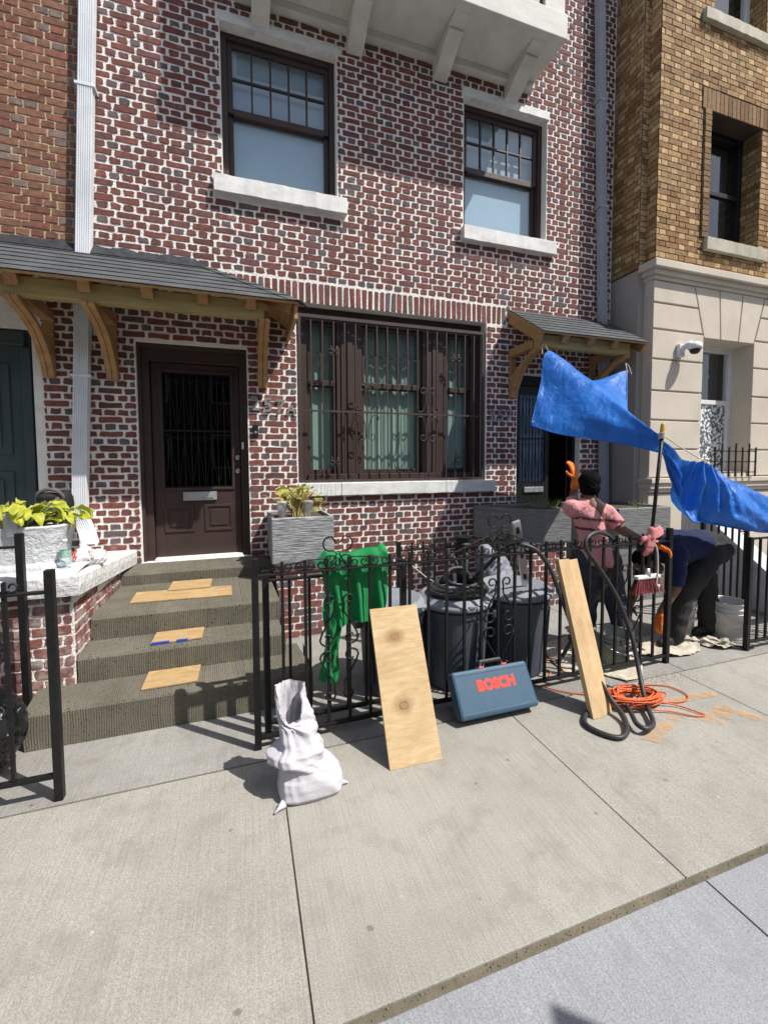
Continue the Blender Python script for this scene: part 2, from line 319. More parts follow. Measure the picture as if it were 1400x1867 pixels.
def wall(mb, u0_, u1, z0, z1, ops, T, depth):
    us = sorted({u0_, u1} | {min(max(o[i], u0_), u1) for o in ops for i in (0, 1)}); zs = sorted({z0, z1} | {min(max(o[i], z0), z1) for o in ops for i in (2, 3)})
    op = lambda a, b: any(o[0] < a < o[1] and o[2] < b < o[3] for o in ops)
    for i in range(len(us)-1):
        for k in range(len(zs)-1):
            if op((us[i]+us[i+1])/2, (zs[k]+zs[k+1])/2): continue
            a, b, c, d = us[i], us[i+1], zs[k], zs[k+1]
            mb.add([T(a, c, 0), T(b, c, 0), T(b, d, 0), T(a, d, 0)], [(0, 1, 2, 3)])
    for (a, b, c, d) in ops:
        for (p, q) in (((a, c), (a, d)), ((a, d), (b, d)), ((b, d), (b, c)), ((b, c), (a, c))):
            mb.add([T(p[0], p[1], 0), T(q[0], q[1], 0), T(q[0], q[1], -depth), T(p[0], p[1], -depth)], [(0, 1, 2, 3)])
    return mb
def red_tint(rg, st):
    k = rg.random(); v = rg.uniform(.8, 1.15)
    if (st and k < .05) or (not st and k < .22): c = (.135, .098, .10)
    elif k < .5: c = (.155, .068, .062)
    else: c = (.185, .070, .056)
    return tuple(x*v for x in c)
def brown_tint(rg, st):
    k = rg.random(); v = rg.uniform(.8, 1.2)
    c = (.21, .15, .13) if k < (.05 if st else .25) else ((.23, .115, .075) if k < .6 else (.22, .092, .066)); return tuple(x*v for x in c)
def buff_tint(rg, st):
    v = rg.uniform(.75, 1.2); c = (.33, .21, .10) if st else (.47, .325, .165)
    if rg.random() < .25: c = (.27, .15, .065)
    return tuple(x*v for x in c)
# ================================================================== THE SETTING
M('joint_fill', (.15, .13, .09), .95, (.085, .075, .055), 9, .6, 40)
def struct(name, mb, mat, parent=None, **k):
    o = build(name, mb, mat, parent, **k); o['kind'] = 'structure'; return o
gm = MB(); gm.add([(-200, -200, -.16), (200, -200, -.16), (200, 200, -.16), (-200, 200, -.16)], [(0, 1, 2, 3)]); struct('ground', gm, 'old_concrete')
rm = MB(); rm.add([(-80, -13.5, -.13), (80, -13.5, -.13), (80, -5.35, -.13), (-80, -5.35, -.13)], [(0, 1, 2, 3)]); struct('road', rm, 'asphalt')
sw = MB(); sw.box(-14, 22, -5.145, .3, -.15, -.009); walk = struct('sidewalk', sw, 'joint_fill')
def slab(x0, x1, y0, y1, mat, z=0., g=.0028):
    mb = MB(); mb.box(x0+g, x1-g, y0+g, y1-g, -.1, z+rnd.uniform(-.0015, .0015)); return build('slab', mb, mat, walk, bev=.003)
XJ = [-12.75, -11.3, -9.85, -8.4, -6.95, -5.5, -4.09, -2.68, -1.26, .16, 1.592, 3.116, 4.6, 6.1, 7.6, 9.1, 10.6]
for a, b in zip(XJ, XJ[1:]): slab(a, b, -3.482, -2.285, 'sidewalk_concrete')
for a, b in zip(XJ, XJ[1:]): slab(a+.06, b+.06, -5.14, -3.508, 'blue_concrete', .0)
kb = MB(); kb.box(-14, 22, -5.35, -5.15, -.15, .0); struct('kerb', kb, 'blue_concrete', bev=.02)
for a, b in ((-12.75, -1.26), (-1.26, .35), (.35, 3.2), (3.2, 10.6)): slab(a, b, -2.275, .05, 'old_concrete', -.002)
# dirt packed in the long joint
dj = MB()
for k in range(900):
    x = rnd.uniform(-4, 8); s = rnd.uniform(.0008, .003); y = -3.495+rnd.gauss(0, .006); z0 = -.004
    dj.add([(x-s, y-s*.7, z0), (x+s, y-s*.5, z0), (x+s*.8, y+s, z0), (x-s*.6, y+s*.8, z0), (x+rnd.uniform(-s, s)*.3, y, z0+s*1.0)], [(0, 1, 4), (1, 2, 4), (2, 3, 4), (3, 0, 4)])
M('grit', (.30, .25, .17), .95, (.10, .085, .06), 20); build('joint_grit', dj, 'grit', walk, kind='stuff')
# faded orange utility paint
m_, t_, b_ = nt('spray_paint'); b_.inputs['Roughness'].default_value = .8; b_.inputs['Base Color'].default_value = (.70, .34, .06, 1)
_g = N(t_, 'ShaderNodeNewGeometry'); _mp = N(t_, 'ShaderNodeMapping'); L(t_, _g, 'Position', _mp, 0); _n = noise_n(t_, _mp, 9, 9, .75); _r = ramp_n(t_, _n, 0, [(.38, (0, 0, 0)), (.75, (.62, .62, .62))]); L(t_, _r, 0, b_, 'Alpha')
for pts in ([(2.16, -2.80), (2.22, -2.86), (2.56, -2.74), (2.60, -2.66)], [(2.62, -2.76), (2.75, -2.86), (2.95, -2.80), (3.02, -2.72), (2.80, -2.74)], [(2.86, -2.72), (2.99, -2.90), (3.06, -2.88), (2.96, -2.68)], [(2.66, -2.60), (3.05, -2.62), (3.08, -2.56), (2.7, -2.54)]):
    mb = MB(); mb.add([(x, y, .0055) for x, y in pts], [tuple(range(len(pts)))]); fixn(build('spray_mark', mb, 'spray_paint', walk))
# house fronts across the street (seen only in the window glass)
M('far_brick', (.16, .09, .07), .9, (.12, .07, .055), 1)
far = thing('row_house', (4, -18, -.1), 'red brick row house across the street, seen only as a reflection in glass', 'building')
mb = MB(); mb.box(-16, 26, -24, -18, -.1, 9.5); build('wall', mb, 'far_brick', far)
for k in range(12):
    for z in (1.4, 4.6, 7.4):
        mb = MB(); mb.box(-14.6+k*3.3, -13.2+k*3.3, -18, -17.94, z, z+1.7); o = build('window', mb, 'white_frame', far); mb = MB(); mb.box(-14.5+k*3.3, -13.3+k*3.3, -17.94, -17.92, z+.1, z+1.6); build('pane', mb, 'pane_dark', o)

# ================================================================== THE HOUSE
TF = lambda u, w_, d: (u, -d, w_)
CH, PT = .067, .2115
W1 = (-.115, 1.02, 4.38, 5.86); W2 = (2.52, 3.68, 4.36, 5.84); W3 = (.567, 2.84, 1.39, 3.30); D1 = (-.93, .065, .655, 2.77); D2 = (3.285, 4.27, .60, 2.72)
SOLD = (-.9, 3.10, 3.30, 3.505)
house = thing('brick_house', (1.7, 0, 0), 'red brick house with thick white mortar joints in the middle of the picture', 'house')
ops = [W1, W2, W3, D1, D2]
mb = wall(MB(), -1.25, 4.74, -.1, 8.4, ops, TF, .24); build('wall', mb, 'white_mortar', house)
trim = [(-.14, 1.045, 5.86, 5.955), (2.495, 3.705, 5.84, 5.935), (-.2, 1.11, 4.23, 4.40), (2.49, 3.79, 4.20, 4.36), (.56, 2.96, 1.255, 1.40)]
rects = courses(-1.673, 4.735, -.02, 8.4, ops + [SOLD, (-1.8, -1.25, 3.52, 9)] + trim, CH, PT, 'english', 3)
lay(house, rects, (.0262, .0188), TF, 'red_brick', red_tint, 5)
sr = []; x = SOLD[0]
while x < SOLD[1]-.03: sr.append((x, x+.068, SOLD[2], SOLD[3])); x += .068
lay(house, sr, (.021, .008), TF, 'red_brick', lambda g, s: red_tint(g, True), 6, name='soldier_brick')
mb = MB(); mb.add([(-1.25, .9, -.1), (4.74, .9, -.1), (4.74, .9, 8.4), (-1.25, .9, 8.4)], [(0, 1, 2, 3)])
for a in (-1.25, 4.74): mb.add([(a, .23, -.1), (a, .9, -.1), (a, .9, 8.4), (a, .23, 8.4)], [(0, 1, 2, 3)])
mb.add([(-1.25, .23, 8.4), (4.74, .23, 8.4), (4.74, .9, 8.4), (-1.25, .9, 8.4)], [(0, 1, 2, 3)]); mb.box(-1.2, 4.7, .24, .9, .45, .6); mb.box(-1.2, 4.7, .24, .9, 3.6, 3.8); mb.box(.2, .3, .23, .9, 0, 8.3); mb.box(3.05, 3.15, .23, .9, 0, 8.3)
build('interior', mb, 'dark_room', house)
def stone_bar(name, x0, x1, y0, z0, z1, par, mat='painted_stone', y1=.06):
    n = 24; mb = MB(); rg = random.Random(int(x0*100))
    ring = lambda x: [(x, y0+rg.uniform(-.003, .003), z0+rg.uniform(-.003, .003)), (x, y0+rg.uniform(-.003, .003), z1+rg.uniform(-.003, .003)), (x, y1, z1+.004), (x, y1, z0)]
    vs = []
    for i in range(n+1): vs += ring(x0+(x1-x0)*i/n)
    fs = [(i*4+k, (i+1)*4+k, (i+1)*4+(k+1) % 4, i*4+(k+1) % 4) for i in range(n) for k in range(4)] + [(0, 1, 2, 3), (n*4+3, n*4+2, n*4+1, n*4)]
    mb.add(vs, fs); return fixn(build(name, mb, mat, par, bev=.004))
def sash_window(rect, cols, rows, split, par, glassmat, blindmat, lintel=True):
    x0, x1, z0, z1 = rect; y = .10; xc = (x0+x1)/2
    # the window is a part of the house; frame, sashes, muntins and panes are its sub-parts
    mb = MB(); f = .055
    mb.box(x0, x0+f, y, y+.1, z0, z1).box(x1-f, x1, y, y+.1, z0, z1).box(x0+f, x1-f, y, y+.1, z1-f, z1).box(x0+f, x1-f, y, y+.1, z0, z0+.045)
    win = build('window', mb, 'brown_frame', par, bev=.003); zs = z0+(z1-z0)*split; s = .05
    mb = MB(); a, b = x0+f+.002, x1-f-.002; yu = y+.028
    mb.box(a, a+s, yu, yu+.03, zs, z1-f).box(b-s, b, yu, yu+.03, zs, z1-f).box(a+s, b-s, yu, yu+.03, z1-f-s, z1-f-.001).box(a+s, b-s, yu-.004, yu+.03, zs-.02, zs+.045); build('upper_sash', mb, 'brown_frame', win, bev=.003)
    yl = y+.062; mb = MB(); mb.box(a, a+s, yl, yl+.03, z0+.046, zs+.02).box(b-s, b, yl, yl+.03, z0+.046, zs+.02).box(a+s, b-s, yl, yl+.03, z0+.046, z0+.11).box(a+s, b-s, yl, yl+.03, zs-.025, zs+.0195); build('lower_sash', mb, 'brown_frame', win, bev=.003)
    gx0, gx1, gz0, gz1 = a+s, b-s, zs+.045, z1-f-s
    for i in range(1, cols):
        xx = gx0+(gx1-gx0)*i/cols; mb = MB(); mb.box(xx-.009, xx+.009, yu, yu+.03, gz0, gz1); build('muntin', mb, 'brown_frame', win)
    for k in range(1, rows):
        zz = gz0+(gz1-gz0)*k/rows; mb = MB(); mb.box(gx0, gx1, yu+.002, yu+.028, zz-.009, zz+.009); build('muntin', mb, 'brown_frame', win)
    for i in range(cols):
        for k in range(rows):
            p, q = gx0+(gx1-gx0)*i/cols, gx0+(gx1-gx0)*(i+1)/cols; r_, s_ = gz0+(gz1-gz0)*k/rows, gz0+(gz1-gz0)*(k+1)/rows
            tx = rnd.uniform(-.0012, .0012); mb = MB(); mb.add([(p, yu+.016+tx, r_), (q, yu+.016-tx, r_), (q, yu+.016-tx, s_), (p, yu+.016+tx, s_)], [(0, 1, 2, 3)]); build('pane', mb, glassmat, win)
    mb = MB(); mb.add([(gx0, yl+.015, z0+.11), (gx1, yl+.0155, z0+.11), (gx1, yl+.016, zs-.025), (gx0, yl+.0145, zs-.025)], [(0, 1, 2, 3)]); build('pane', mb, glassmat, win)
    n = 16; mb = MB(); mb.grid(lambda u, v: (x0+.02+(x1-x0-.04)*u, y+.106, z0+.02+(z1-z0-.04)*v), n*3, 2); build('blind', mb, blindmat, win, smooth=True)
    return win
sash_window(W1, 5, 2, .505, house, 'pane_clear', 'blind'); sash_window(W2, 5, 2, .505, house, 'pane_clear', 'blind')
stone_bar('lintel', -.14, 1.045, -.012, 5.86, 5.955, house); stone_bar('lintel', 2.495, 3.705, -.012, 5.84, 5.935, house)
stone_bar('sill', -.2, 1.11, -.075, 4.235, 4.395, house, y1=.12); stone_bar('sill', 2.49, 3.79, -.075, 4.205, 4.36, house, y1=.12); 
for a, b in ((.562, 1.02), (1.024, 2.28), (2.284, 2.955)): stone_bar('sill', a, b, -.055, 1.26, 1.395, house, y1=.12)
# ---- triple window behind the security grille
x0, x1, z0, z1 = W3; y = .13; mb = MB(); f = .06
mb.box(x0, x0+.12, y, y+.1, z0, z1).box(x1-.14, x1, y, y+.1, z0, z1).box(x0+.12, x1-.14, y, y+.1, z1-.14, z1).box(x0+.12, x1-.14, y-.03, y+.1, z0, z0+.1)
tw = build('window', mb, 'brown_frame', house, bev=.004, label='wide dark brown triple window with green curtains')
for a, b in ((1.02, 1.31), (2.06, 2.37)):
    mb = MB(); mb.box(a, b, y+.002, y+.1, z0+.1, z1-.14).box(a+.05, b-.05, y-.012, y+.002, z0+.1, z1-.14).box(a+.115, b-.115, y-.024, y-.012, z0+.1, z1-.14); build('mullion', mb, 'brown_frame', tw, bev=.004)
for a, b, cols in ((x0+.12, 1.02, 2), (1.31, 2.06, 5), (2.37, x1-.14, 2)):
    zm = 2.50; s = .04; mb = MB(); mb.box(a, a+s, y+.03, y+.06, zm, z1-.14).box(b-s, b, y+.03, y+.06, zm, z1-.14).box(a+s, b-s, y+.03, y+.06, z1-.18, z1-.141).box(a+s, b-s, y+.025, y+.06, zm-.03, zm+.03); build('upper_sash', mb, 'brown_frame', tw, bev=.003)
    mb = MB(); mb.box(a, a+s, y+.065, y+.095, z0+.101, zm).box(b-s, b, y+.065, y+.095, z0+.101, zm).box(a+s, b-s, y+.065, y+.095, z0+.101, z0+.15).box(a+s, b-s, y+.065, y+.095, zm-.04, zm-.001); build('lower_sash', mb, 'brown_frame', tw, bev=.003)
    mb = MB(); zz = (zm+.03+z1-.18)/2
    for i in range(1, cols): xx = a+s+(b-a-2*s)*i/cols; mb = MB(); mb.box(xx-.008, xx+.008, y+.032, y+.055, zm+.03, z1-.18); build('muntin', mb, 'brown_frame', tw)
    mb = MB(); mb.box(a+s, b-s, y+.034, y+.053, zz-.008, zz+.008); build('muntin', mb, 'brown_frame', tw)
    for r_, s_, yy in ((zm+.03, zz-.008, y+.044), (zz+.008, z1-.18, y+.044), (z0+.15, zm-.04, y+.08)):
        mb = MB(); mb.add([(a+s, yy, r_), (b-s, yy, r_), (b-s, yy, s_), (a+s, yy, s_)], [(0, 1, 2, 3)]); build('pane', mb, 'pane_green', tw)
    mb = MB(); rg = random.Random(int(a*10)); ph = rg.random()*6
    mb.grid(lambda u, v: (a+(b-a)*u, y+.118+.008*math.sin(u*(b-a)*70+ph)+.005*math.sin(u*33+ph), z0+.05+(z1-z0-.1)*v), 60, 2); build('curtain', mb, 'curtain', tw, smooth=True)
# ---- left door
x0, x1, z0, z1 = D1; y = .07; mb = MB()
mb.box(x0, x0+.095, y, y+.12, z0, z1).box(x1-.075, x1, y, y+.12, z0, z1).box(x0+.095, x1-.075, y, y+.12, z1-.16, z1)
mb.box(x0+.001, x0+.03, y-.03, y, z0, z1).box(x1-.03, x1-.001, y-.03, y, z0, z1).box(x0+.03, x1-.03, y-.03, y, z1-.04, z1-.001)
dframe = build('door_frame', mb, 'brown_frame', house, bev=.004)
a, b = x0+.1, x1-.08; y = .125; ga, gb, gc, gd = -.735, -.1, 1.37, 2.52; mb = MB()
mb.box(a, ga, y, y+.045, z0+.02, z1-.165).box(gb, b, y, y+.045, z0+.02, z1-.165).box(ga, gb, y, y+.045, z0+.02, gc).box(ga, gb, y, y+.045, gd, z1-.165)
for p, q, r_, s_ in ((ga-.025, ga, gc-.025, gd+.025), (gb, gb+.025, gc-.025, gd+.025)): mb.box(p, q, y-.014, y-.0005, r_, s_)
mb.box(ga, gb, y-.014, y-.0005, gc-.025, gc).box(ga, gb, y-.014, y-.0005, gd, gd+.025)
door = build('door', mb, 'brown_frame', house, bev=.003, label='dark brown front door with barred glass and mail slot')
for p, q in ((-.745, -.47), (-.375, -.1)):
    mb = MB(); r_, s_ = .92, 1.195; mb.box(p, q, y-.010, y-.0005, r_, r_+.028).box(p, q, y-.010, y-.0005, s_-.028, s_).box(p, p+.028, y-.010, y-.0005, r_+.028, s_-.028).box(q-.028, q, y-.010, y-.0005, r_+.028, s_-.028).box(p+.055, q-.055, y-.008, y-.0005, r_+.055, s_-.055); build('panel', mb, 'brown_frame', door, bev=.004)
mb = MB(); mb.add([(ga, y+.03, gc), (gb, y+.03, gc), (gb, y+.03, gd), (ga, y+.03, gd)], [(0, 1, 2, 3)]); build('pane', mb, 'pane_dark', door)
def spiral(c, r0_, r1_, a0, a1, n=18): return [(c[0]+(r0_+(r1_-r0_)*i/n)*math.cos(a0+(a1-a0)*i/n), c[1]+(r0_+(r1_-r0_)*i/n)*math.sin(a0+(a1-a0)*i/n)) for i in range(n+1)]
def door_grille(par, xa, xb, zb, zt, yy, n=10, mat='iron'):
    st = (xb-xa)/n; zm = (zb+zt)/2
    for i in range(n+1): mb = MB(); xx = xa+st*i; mb.box(xx-.004, xx+.004, yy-.004, yy+.004, zb, zt); build('bar', mb, mat, par)
    for r_, s_ in ((zm-.008, zm+.008), (zb, zb+.012), (zt-.012, zt)): mb = MB(); mb.box(xa, xb, yy-.005, yy+.005, r_, s_); build('rail', mb, mat, par)
    for i in range(n//2):
        cx = xa+st*(2*i+1)
        for s in (-1, 1):
            for (p, q) in ((zm+.03, zt-.03), (zb+.03, zm-.03)):
                pts = [(cx+s*(st*.75), p+.03)] + [(cx+s*x_, z_) for x_, z_ in ((st*.7, p+.08), (st*.12, (p+q)/2+.12), (st*.1, q-.1))] + [(cx+s*(.028-.022*math.cos(t*.5)), q-.06+.025*math.sin(t*.5)) for t in range(0, 9)]
                mb = MB(); mb.tube([(px_, yy, pz_) for px_, pz_ in pts], .0032, 5); build('scroll', mb, mat, par, smooth=True)
door_grille(door, ga+.005, gb-.005, gc, gd, y+.008)
mb = MB(); mb.box(-.57, -.255, y-.022, y-.0005, 1.24, 1.325); sl_ = build('mail_slot', mb, 'aluminium', door, bev=.004); mb = MB(); mb.box(-.54, -.285, y-.030, y-.0225, 1.262, 1.305); build('flap', mb, 'aluminium', sl_, bev=.003)
for zz in (1.675, 1.535):
    mb = MB(); mb.tube([(-.04, y-.002, zz), (-.04, y-.025, zz), (-.04, y-.03, zz)], .03, 16, rr=[.03, .027, .016]); build('lock', mb, 'steel', door, smooth=True)
mb = MB(); mb.box(.0, .02, .066, .0695, 1.76, 1.83); build('strike_plate', mb, 'white_frame', dframe)
mb = MB(); mb.box(x0+.1, x1-.078, .02, .17, z0-.008, z0+.022); build('threshold', mb, 'painted_stone', house, bev=.006)
# ---- right door, half open
x0, x1, z0, z1 = D2; y = .08; mb = MB(); mb.box(x0, x0+.05, y, y+.1, z0, z1).box(x1-.05, x1, y, y+.1, z0, z1).box(x0+.05, x1-.05, y, y+.1, z1-.12, z1); build('door_frame', mb, 'black_frame', house, bev=.003)
a, b = x0+.055, 3.86; y = .1; mb = MB(); gc, gd = 1.34, 2.5; mb.box(a, a+.06, y, y+.04, z0+.02, z1-.125).box(b-.06, b, y, y+.04, z0+.02, z1-.125).box(a+.06, b-.06, y, y+.04, z0+.02, gc).box(a+.06, b-.06, y, y+.04, gd, z1-.125)
door2 = build('door', mb, 'black_frame', house, bev=.003, label='black barred security door standing half open')
mb = MB(); mb.add([(a+.06, y+.03, gc), (b-.06, y+.03, gc), (b-.06, y+.03, gd), (a+.06, y+.03, gd)], [(0, 1, 2, 3)]); build('pane', mb, 'door_blue', door2); door_grille(door2, a+.06, b-.06, gc, gd, y+.005, 8)
mb = MB(); mb.box(3.47, 3.77, y-.02, y-.0005, 1.22, 1.29); build('mail_slot', mb, 'aluminium', door2, bev=.004)
# ---- security grille
gr = thing('window_grille', (1.7, .02, 1.4), 'brown iron security grille with scrolls over the wide ground floor window', 'window grille')
xa, xb, zb, zt = .585, 2.825, 1.402, 3.19; yy = .03
for p, q, r_, s_ in ((xa, xb, zt-.035, zt), (xa, xb, zb, zb+.03)): mb = MB(); mb.box(p, q, yy-.015, yy+.015, r_, s_); build('rail', mb, 'grille_iron', gr)
for xx in (xa, xb-.03): mb = MB(); mb.box(xx, xx+.03, yy-.014, yy+.014, zb+.03, zt-.035); build('stile', mb, 'grille_iron', gr)
nb = 17; st = (xb-xa-.03)/(nb+1)
mb0 = MB(); mb0.box(-.0062, .0062, -.0062, .0062, zb+.03, zt-.035); bar0 = None; GX = []
for i in range(1, nb+1):
    xx = xa+.015+st*i; GX.append(xx); o = build('bar', mb0, 'grille_iron', gr, local=True) if bar0 is None else dup(bar0, gr); bar0 = bar0 or o; o.location = Vector((xx, yy, 0))-gr.location
mb = MB(); mb.box(xa+.03, xb-.03, yy-.018, yy-.008, 2.165, 2.185); build('rail', mb, 'grille_iron', gr)
def scr(par, pts, yy, r=.0055, mat='grille_iron', name='scroll'): 
    mb = MB(); mb.tube([(p[0], yy, p[1]) for p in pts], r, 6); return build(name, mb, mat, par, smooth=True)
PI = math.pi
def smallx(cx, cz, s=.045):
    for sx in (-1, 1):
        pts = [(cx+sx*q[0], cz+q[1]) for q in spiral((s, s*.75), s*.28, s*.55, PI*1.9, PI*.55, 10) + [(s*.18, 0)] + spiral((s, -s*.75), s*.55, s*.28, -PI*.55, -PI*1.9, 10)]; scr(gr, pts, yy-.012)
def bigx(cx, cz):
    for sx in (-1, 1):
        for sz in (-1, 1):
            pts = [(cx+sx*q[0]*1.2, cz+sz*q[1]*1.25) for q in spiral((.085, .055), .02, .045, PI*.2, -PI*1.0, 12) + [(.02, .11), (.018, .16)] + spiral((.05, .215), .035, .018, PI*1.05, PI*.0-PI*.9, 14)]; scr(gr, pts, yy-.016, .006)
smallx(GX[2], 2.82); smallx(GX[2], 1.62); smallx(GX[14], 2.84); smallx(GX[14], 1.64); bigx(GX[5], 2.175); bigx(GX[11], 2.175)
# ---- house numbers, bell
def text_mesh(body, size, loc, rot, mat, parent, name, ext=.004, offs=0, sx=1):
    cu = bpy.data.curves.new(name, 'FONT'); cu.body = body; cu.size = size; cu.extrude = ext; cu.offset = offs; cu.resolution_u = 4; cu.align_x = 'LEFT'
    o = bpy.data.objects.new(name, cu); COL.objects.link(o); dg = bpy.context.evaluated_depsgraph_get(); me = bpy.data.meshes.new_from_object(o.evaluated_get(dg)); bpy.data.objects.remove(o)
    me.materials.clear(); me.materials.append(MATS[mat]); q = bpy.data.objects.new(name, me); COL.objects.link(q); q.parent = parent; q.location = Vector(loc)-(wloc(parent) if parent else Vector()); q.rotation_euler = rot; q.scale = (sx, 1, 1); return q
M('number_metal', (.27, .26, .255), .5, (.22, .215, .21), 9, metal=.3)
hn = thing('house_number', (.3, 0, 2.13), 'grey metal house number 257A on brick between brown door and window', 'house number')
for ch, xx, sz, zz in (('2', .085, .20, 2.155), ('5', .215, .20, 2.145), ('7', .34, .20, 2.135), ('A', .455, .13, 2.135)): text_mesh(ch, sz, (xx, -.018, zz), (R(90), 0, 0), 'number_metal', hn, 'digit', .008, .0025)
hn = thing('house_number', (3.05, 0, 2.13), 'dark metal house number 257 on shaded brick beside barred door', 'house number')
for ch, xx in (('2', 2.87), ('5', 2.99), ('7', 3.11)): text_mesh(ch, .19, (xx, -.018, 2.13), (R(90), 0, 0), 'number_metal', hn, 'digit', .008, .0025)
db = thing('doorbell', (.14, 0, 1.9), 'small black doorbell with round button beside brown door', 'doorbell')
M('bell_black', (.02, .02, .022), .3); mb = MB(); mb.box(.112, .166, -.035, .006, 1.885, 2.01); build('body', mb, 'bell_black', db, bev=.008); mb = MB(); mb.tube([(.139, -.034, 1.93), (.139, -.038, 1.93)], .013, 14); build('button', mb, 'aluminium', db)
# ================================================================== balcony
BX0, BX1, BY, BZ = .03, 3.42, -.63, 6.15
bal = thing('balcony', (1.7, 0, BZ), 'white stone balcony on scrolled brackets above the upper windows', 'balcony')
mb = MB(); mb.box(BX0, BX1, BY, .0, BZ, BZ+.26); build('slab', mb, 'balcony_stone', bal, bev=.008)
mb = MB(); mb.box(BX0, BX1, -.09, .002, BZ-.075, BZ-.001); build('ledge', mb, 'balcony_stone', bal, bev=.006)
mb = MB(); mb.box(BX0+.02, BX0+.3, BY+.02, BY+.14, BZ+.26, BZ+1.2).box(BX1-.28, BX1-.02, BY+.02, BY+.14, BZ+.26, BZ+1.2).box(BX0+.3, BX1-.28, BY+.03, BY+.13, BZ+1.05, BZ+1.2); build('parapet', mb, 'balcony_stone', bal, bev=.01)
mb = MB(); mb.box(BX0+.3, BX1-.28, BY+.06, BY+.1, BZ+.261, BZ+1.05); build('panel', mb, 'brown_frame', bal)
def bracket_prof(): # (outward y, z) scroll console
    p = [(0, -.24), (-.09, -.22), (-.2, -.155), (-.30, -.10), (-.345, -.085)] + [(-.36-.03*math.sin(t*PI/6), -.085+.055*(1-math.cos(t*PI/6))/2) for t in range(1, 6)] + [(-.41, -.035), (-.47, -.03), (-.50, -.02), (-.52, 0), (0, 0)]
    return [(a*1.05, b) for a, b in p]
for xx in (.18, 1.13, 2.12, 3.05):
    mb = MB(); bp = bracket_prof(); mb.prism(bp, lambda a, b: (xx, a, BZ-.0755+b+.075), lambda a, b: (xx+.17, a, BZ+b-.0005)); fixn(build('bracket', mb, 'balcony_stone', bal, bev=.006))
# ================================================================== downspouts
def downspout(name, xb, zb, xt, zt, w_, mat, label, elbow=False):
    th = thing(name, (xb, -.06, zb), label, 'downspout'); mb = MB(); n = 7; prof = []
    for i in range(n): 
        for k, dd in ((0, 0), (.3, 0), (.42, .007), (.88, .007)): prof.append((-w_/2+w_*(i+k)/n, -.105-dd))
    prof += [(w_/2, -.105), (w_/2, -.022), (-w_/2, -.022)]
    rows = [(xb+(xt-xb)*k/6, zb+(zt-zb)*k/6) for k in range(7)]; vs = []; m = len(prof)
    for (xx, zz) in rows: vs += [(xx+a, b, zz) for a, b in prof]
    mb.add(vs, [(i*m+k, i*m+(k+1) % m, (i+1)*m+(k+1) % m, (i+1)*m+k) for i in range(6) for k in range(m)] + [tuple(range(m))]); fixn(build('pipe', mb, mat, th))
    for zz in ((4.9, 2.4) if xb < 0 else (6.2, 4.9)):
        xx = xb+(xt-xb)*(zz-zb)/(zt-zb); mb = MB(); mb.box(xx-w_/2-.02, xx+w_/2+.02, -.116, -.001, zz-.012, zz+.012); build('strap', mb, mat, th, bev=.002)
    if elbow:
        mb = MB(); vs = []
        for k in range(7):
            t = k/6; vs += [(xb+a*(1+.05*t)+.10*t, b-.10*t*t, zb+.02-.24*t) for a, b in prof]
        mb.add(vs, [(i*m+k, i*m+(k+1) % m, (i+1)*m+(k+1) % m, (i+1)*m+k) for i in range(6) for k in range(m)]); fixn(build('elbow', mb, mat, th))
downspout('downspout', -1.41, 1.12, -1.06, 8.2, .115, 'downspout_white', 'white ribbed metal downspout running down to the white wall cap', True)
downspout('downspout', 4.655, 0.6, 4.36, 8.2, .09, 'downspout_grey', 'grey downspout in the corner beside the buff brick building')
# ================================================================== neighbour on the left
TL = TF; nb_ = thing('brick_house', (-4, .02, 0), 'brown brick house with tan mortar at the left edge', 'house')
LD = (-2.9, -1.735, .655, 2.80); ops2 = [LD]
mb = wall(MB(), -7, -1.2501, 3.52, 8.4, [], TF, .2); build('upper_wall', mb, 'tan_mortar', nb_)
mb = wall(MB(), -7, -1.2501, -.1, 3.52, ops2, TF, .2); build('lower_wall', mb, 'white_mortar', nb_)
lay(nb_, courses(-4.5, -1.255, 3.53, 8.4, [], CH, PT, 'english', 11), (.0165, .0155), TF, 'brown_brick', brown_tint, 12, .7)
lay(nb_, courses(-4.4, -2.9, -.02, 3.52, ops2, CH, PT, 'english', 13), (.0262, .0188), TF, 'red_brick', red_tint, 14, keep=200)
mb = MB(); mb.box(LD[0], LD[1], .06, .12, LD[2], LD[3]); dd = build('door', mb, 'teal_door', nb_)
for p, q, r_, s_ in ((-2.82, -1.80, 2.66, 2.78), (-1.83, -1.76, .67, 2.64)): mb = MB(); mb.box(p, q, .02, .0595, r_, s_); build('trim', mb, 'teal_door', dd, bev=.006)
for r_, s_ in ((.85, 1.55), (1.7, 2.5)):
    mb = MB(); mb.box(-2.4, -1.93, .045, .0595, r_, s_); o = build('panel', mb, 'teal_door', dd, bev=.012); mb = MB(); mb.box(-2.33, -2.0, .03, .0445, r_+.07, s_-.07); build('panel_field', mb, 'teal_door', dd, bev=.01)
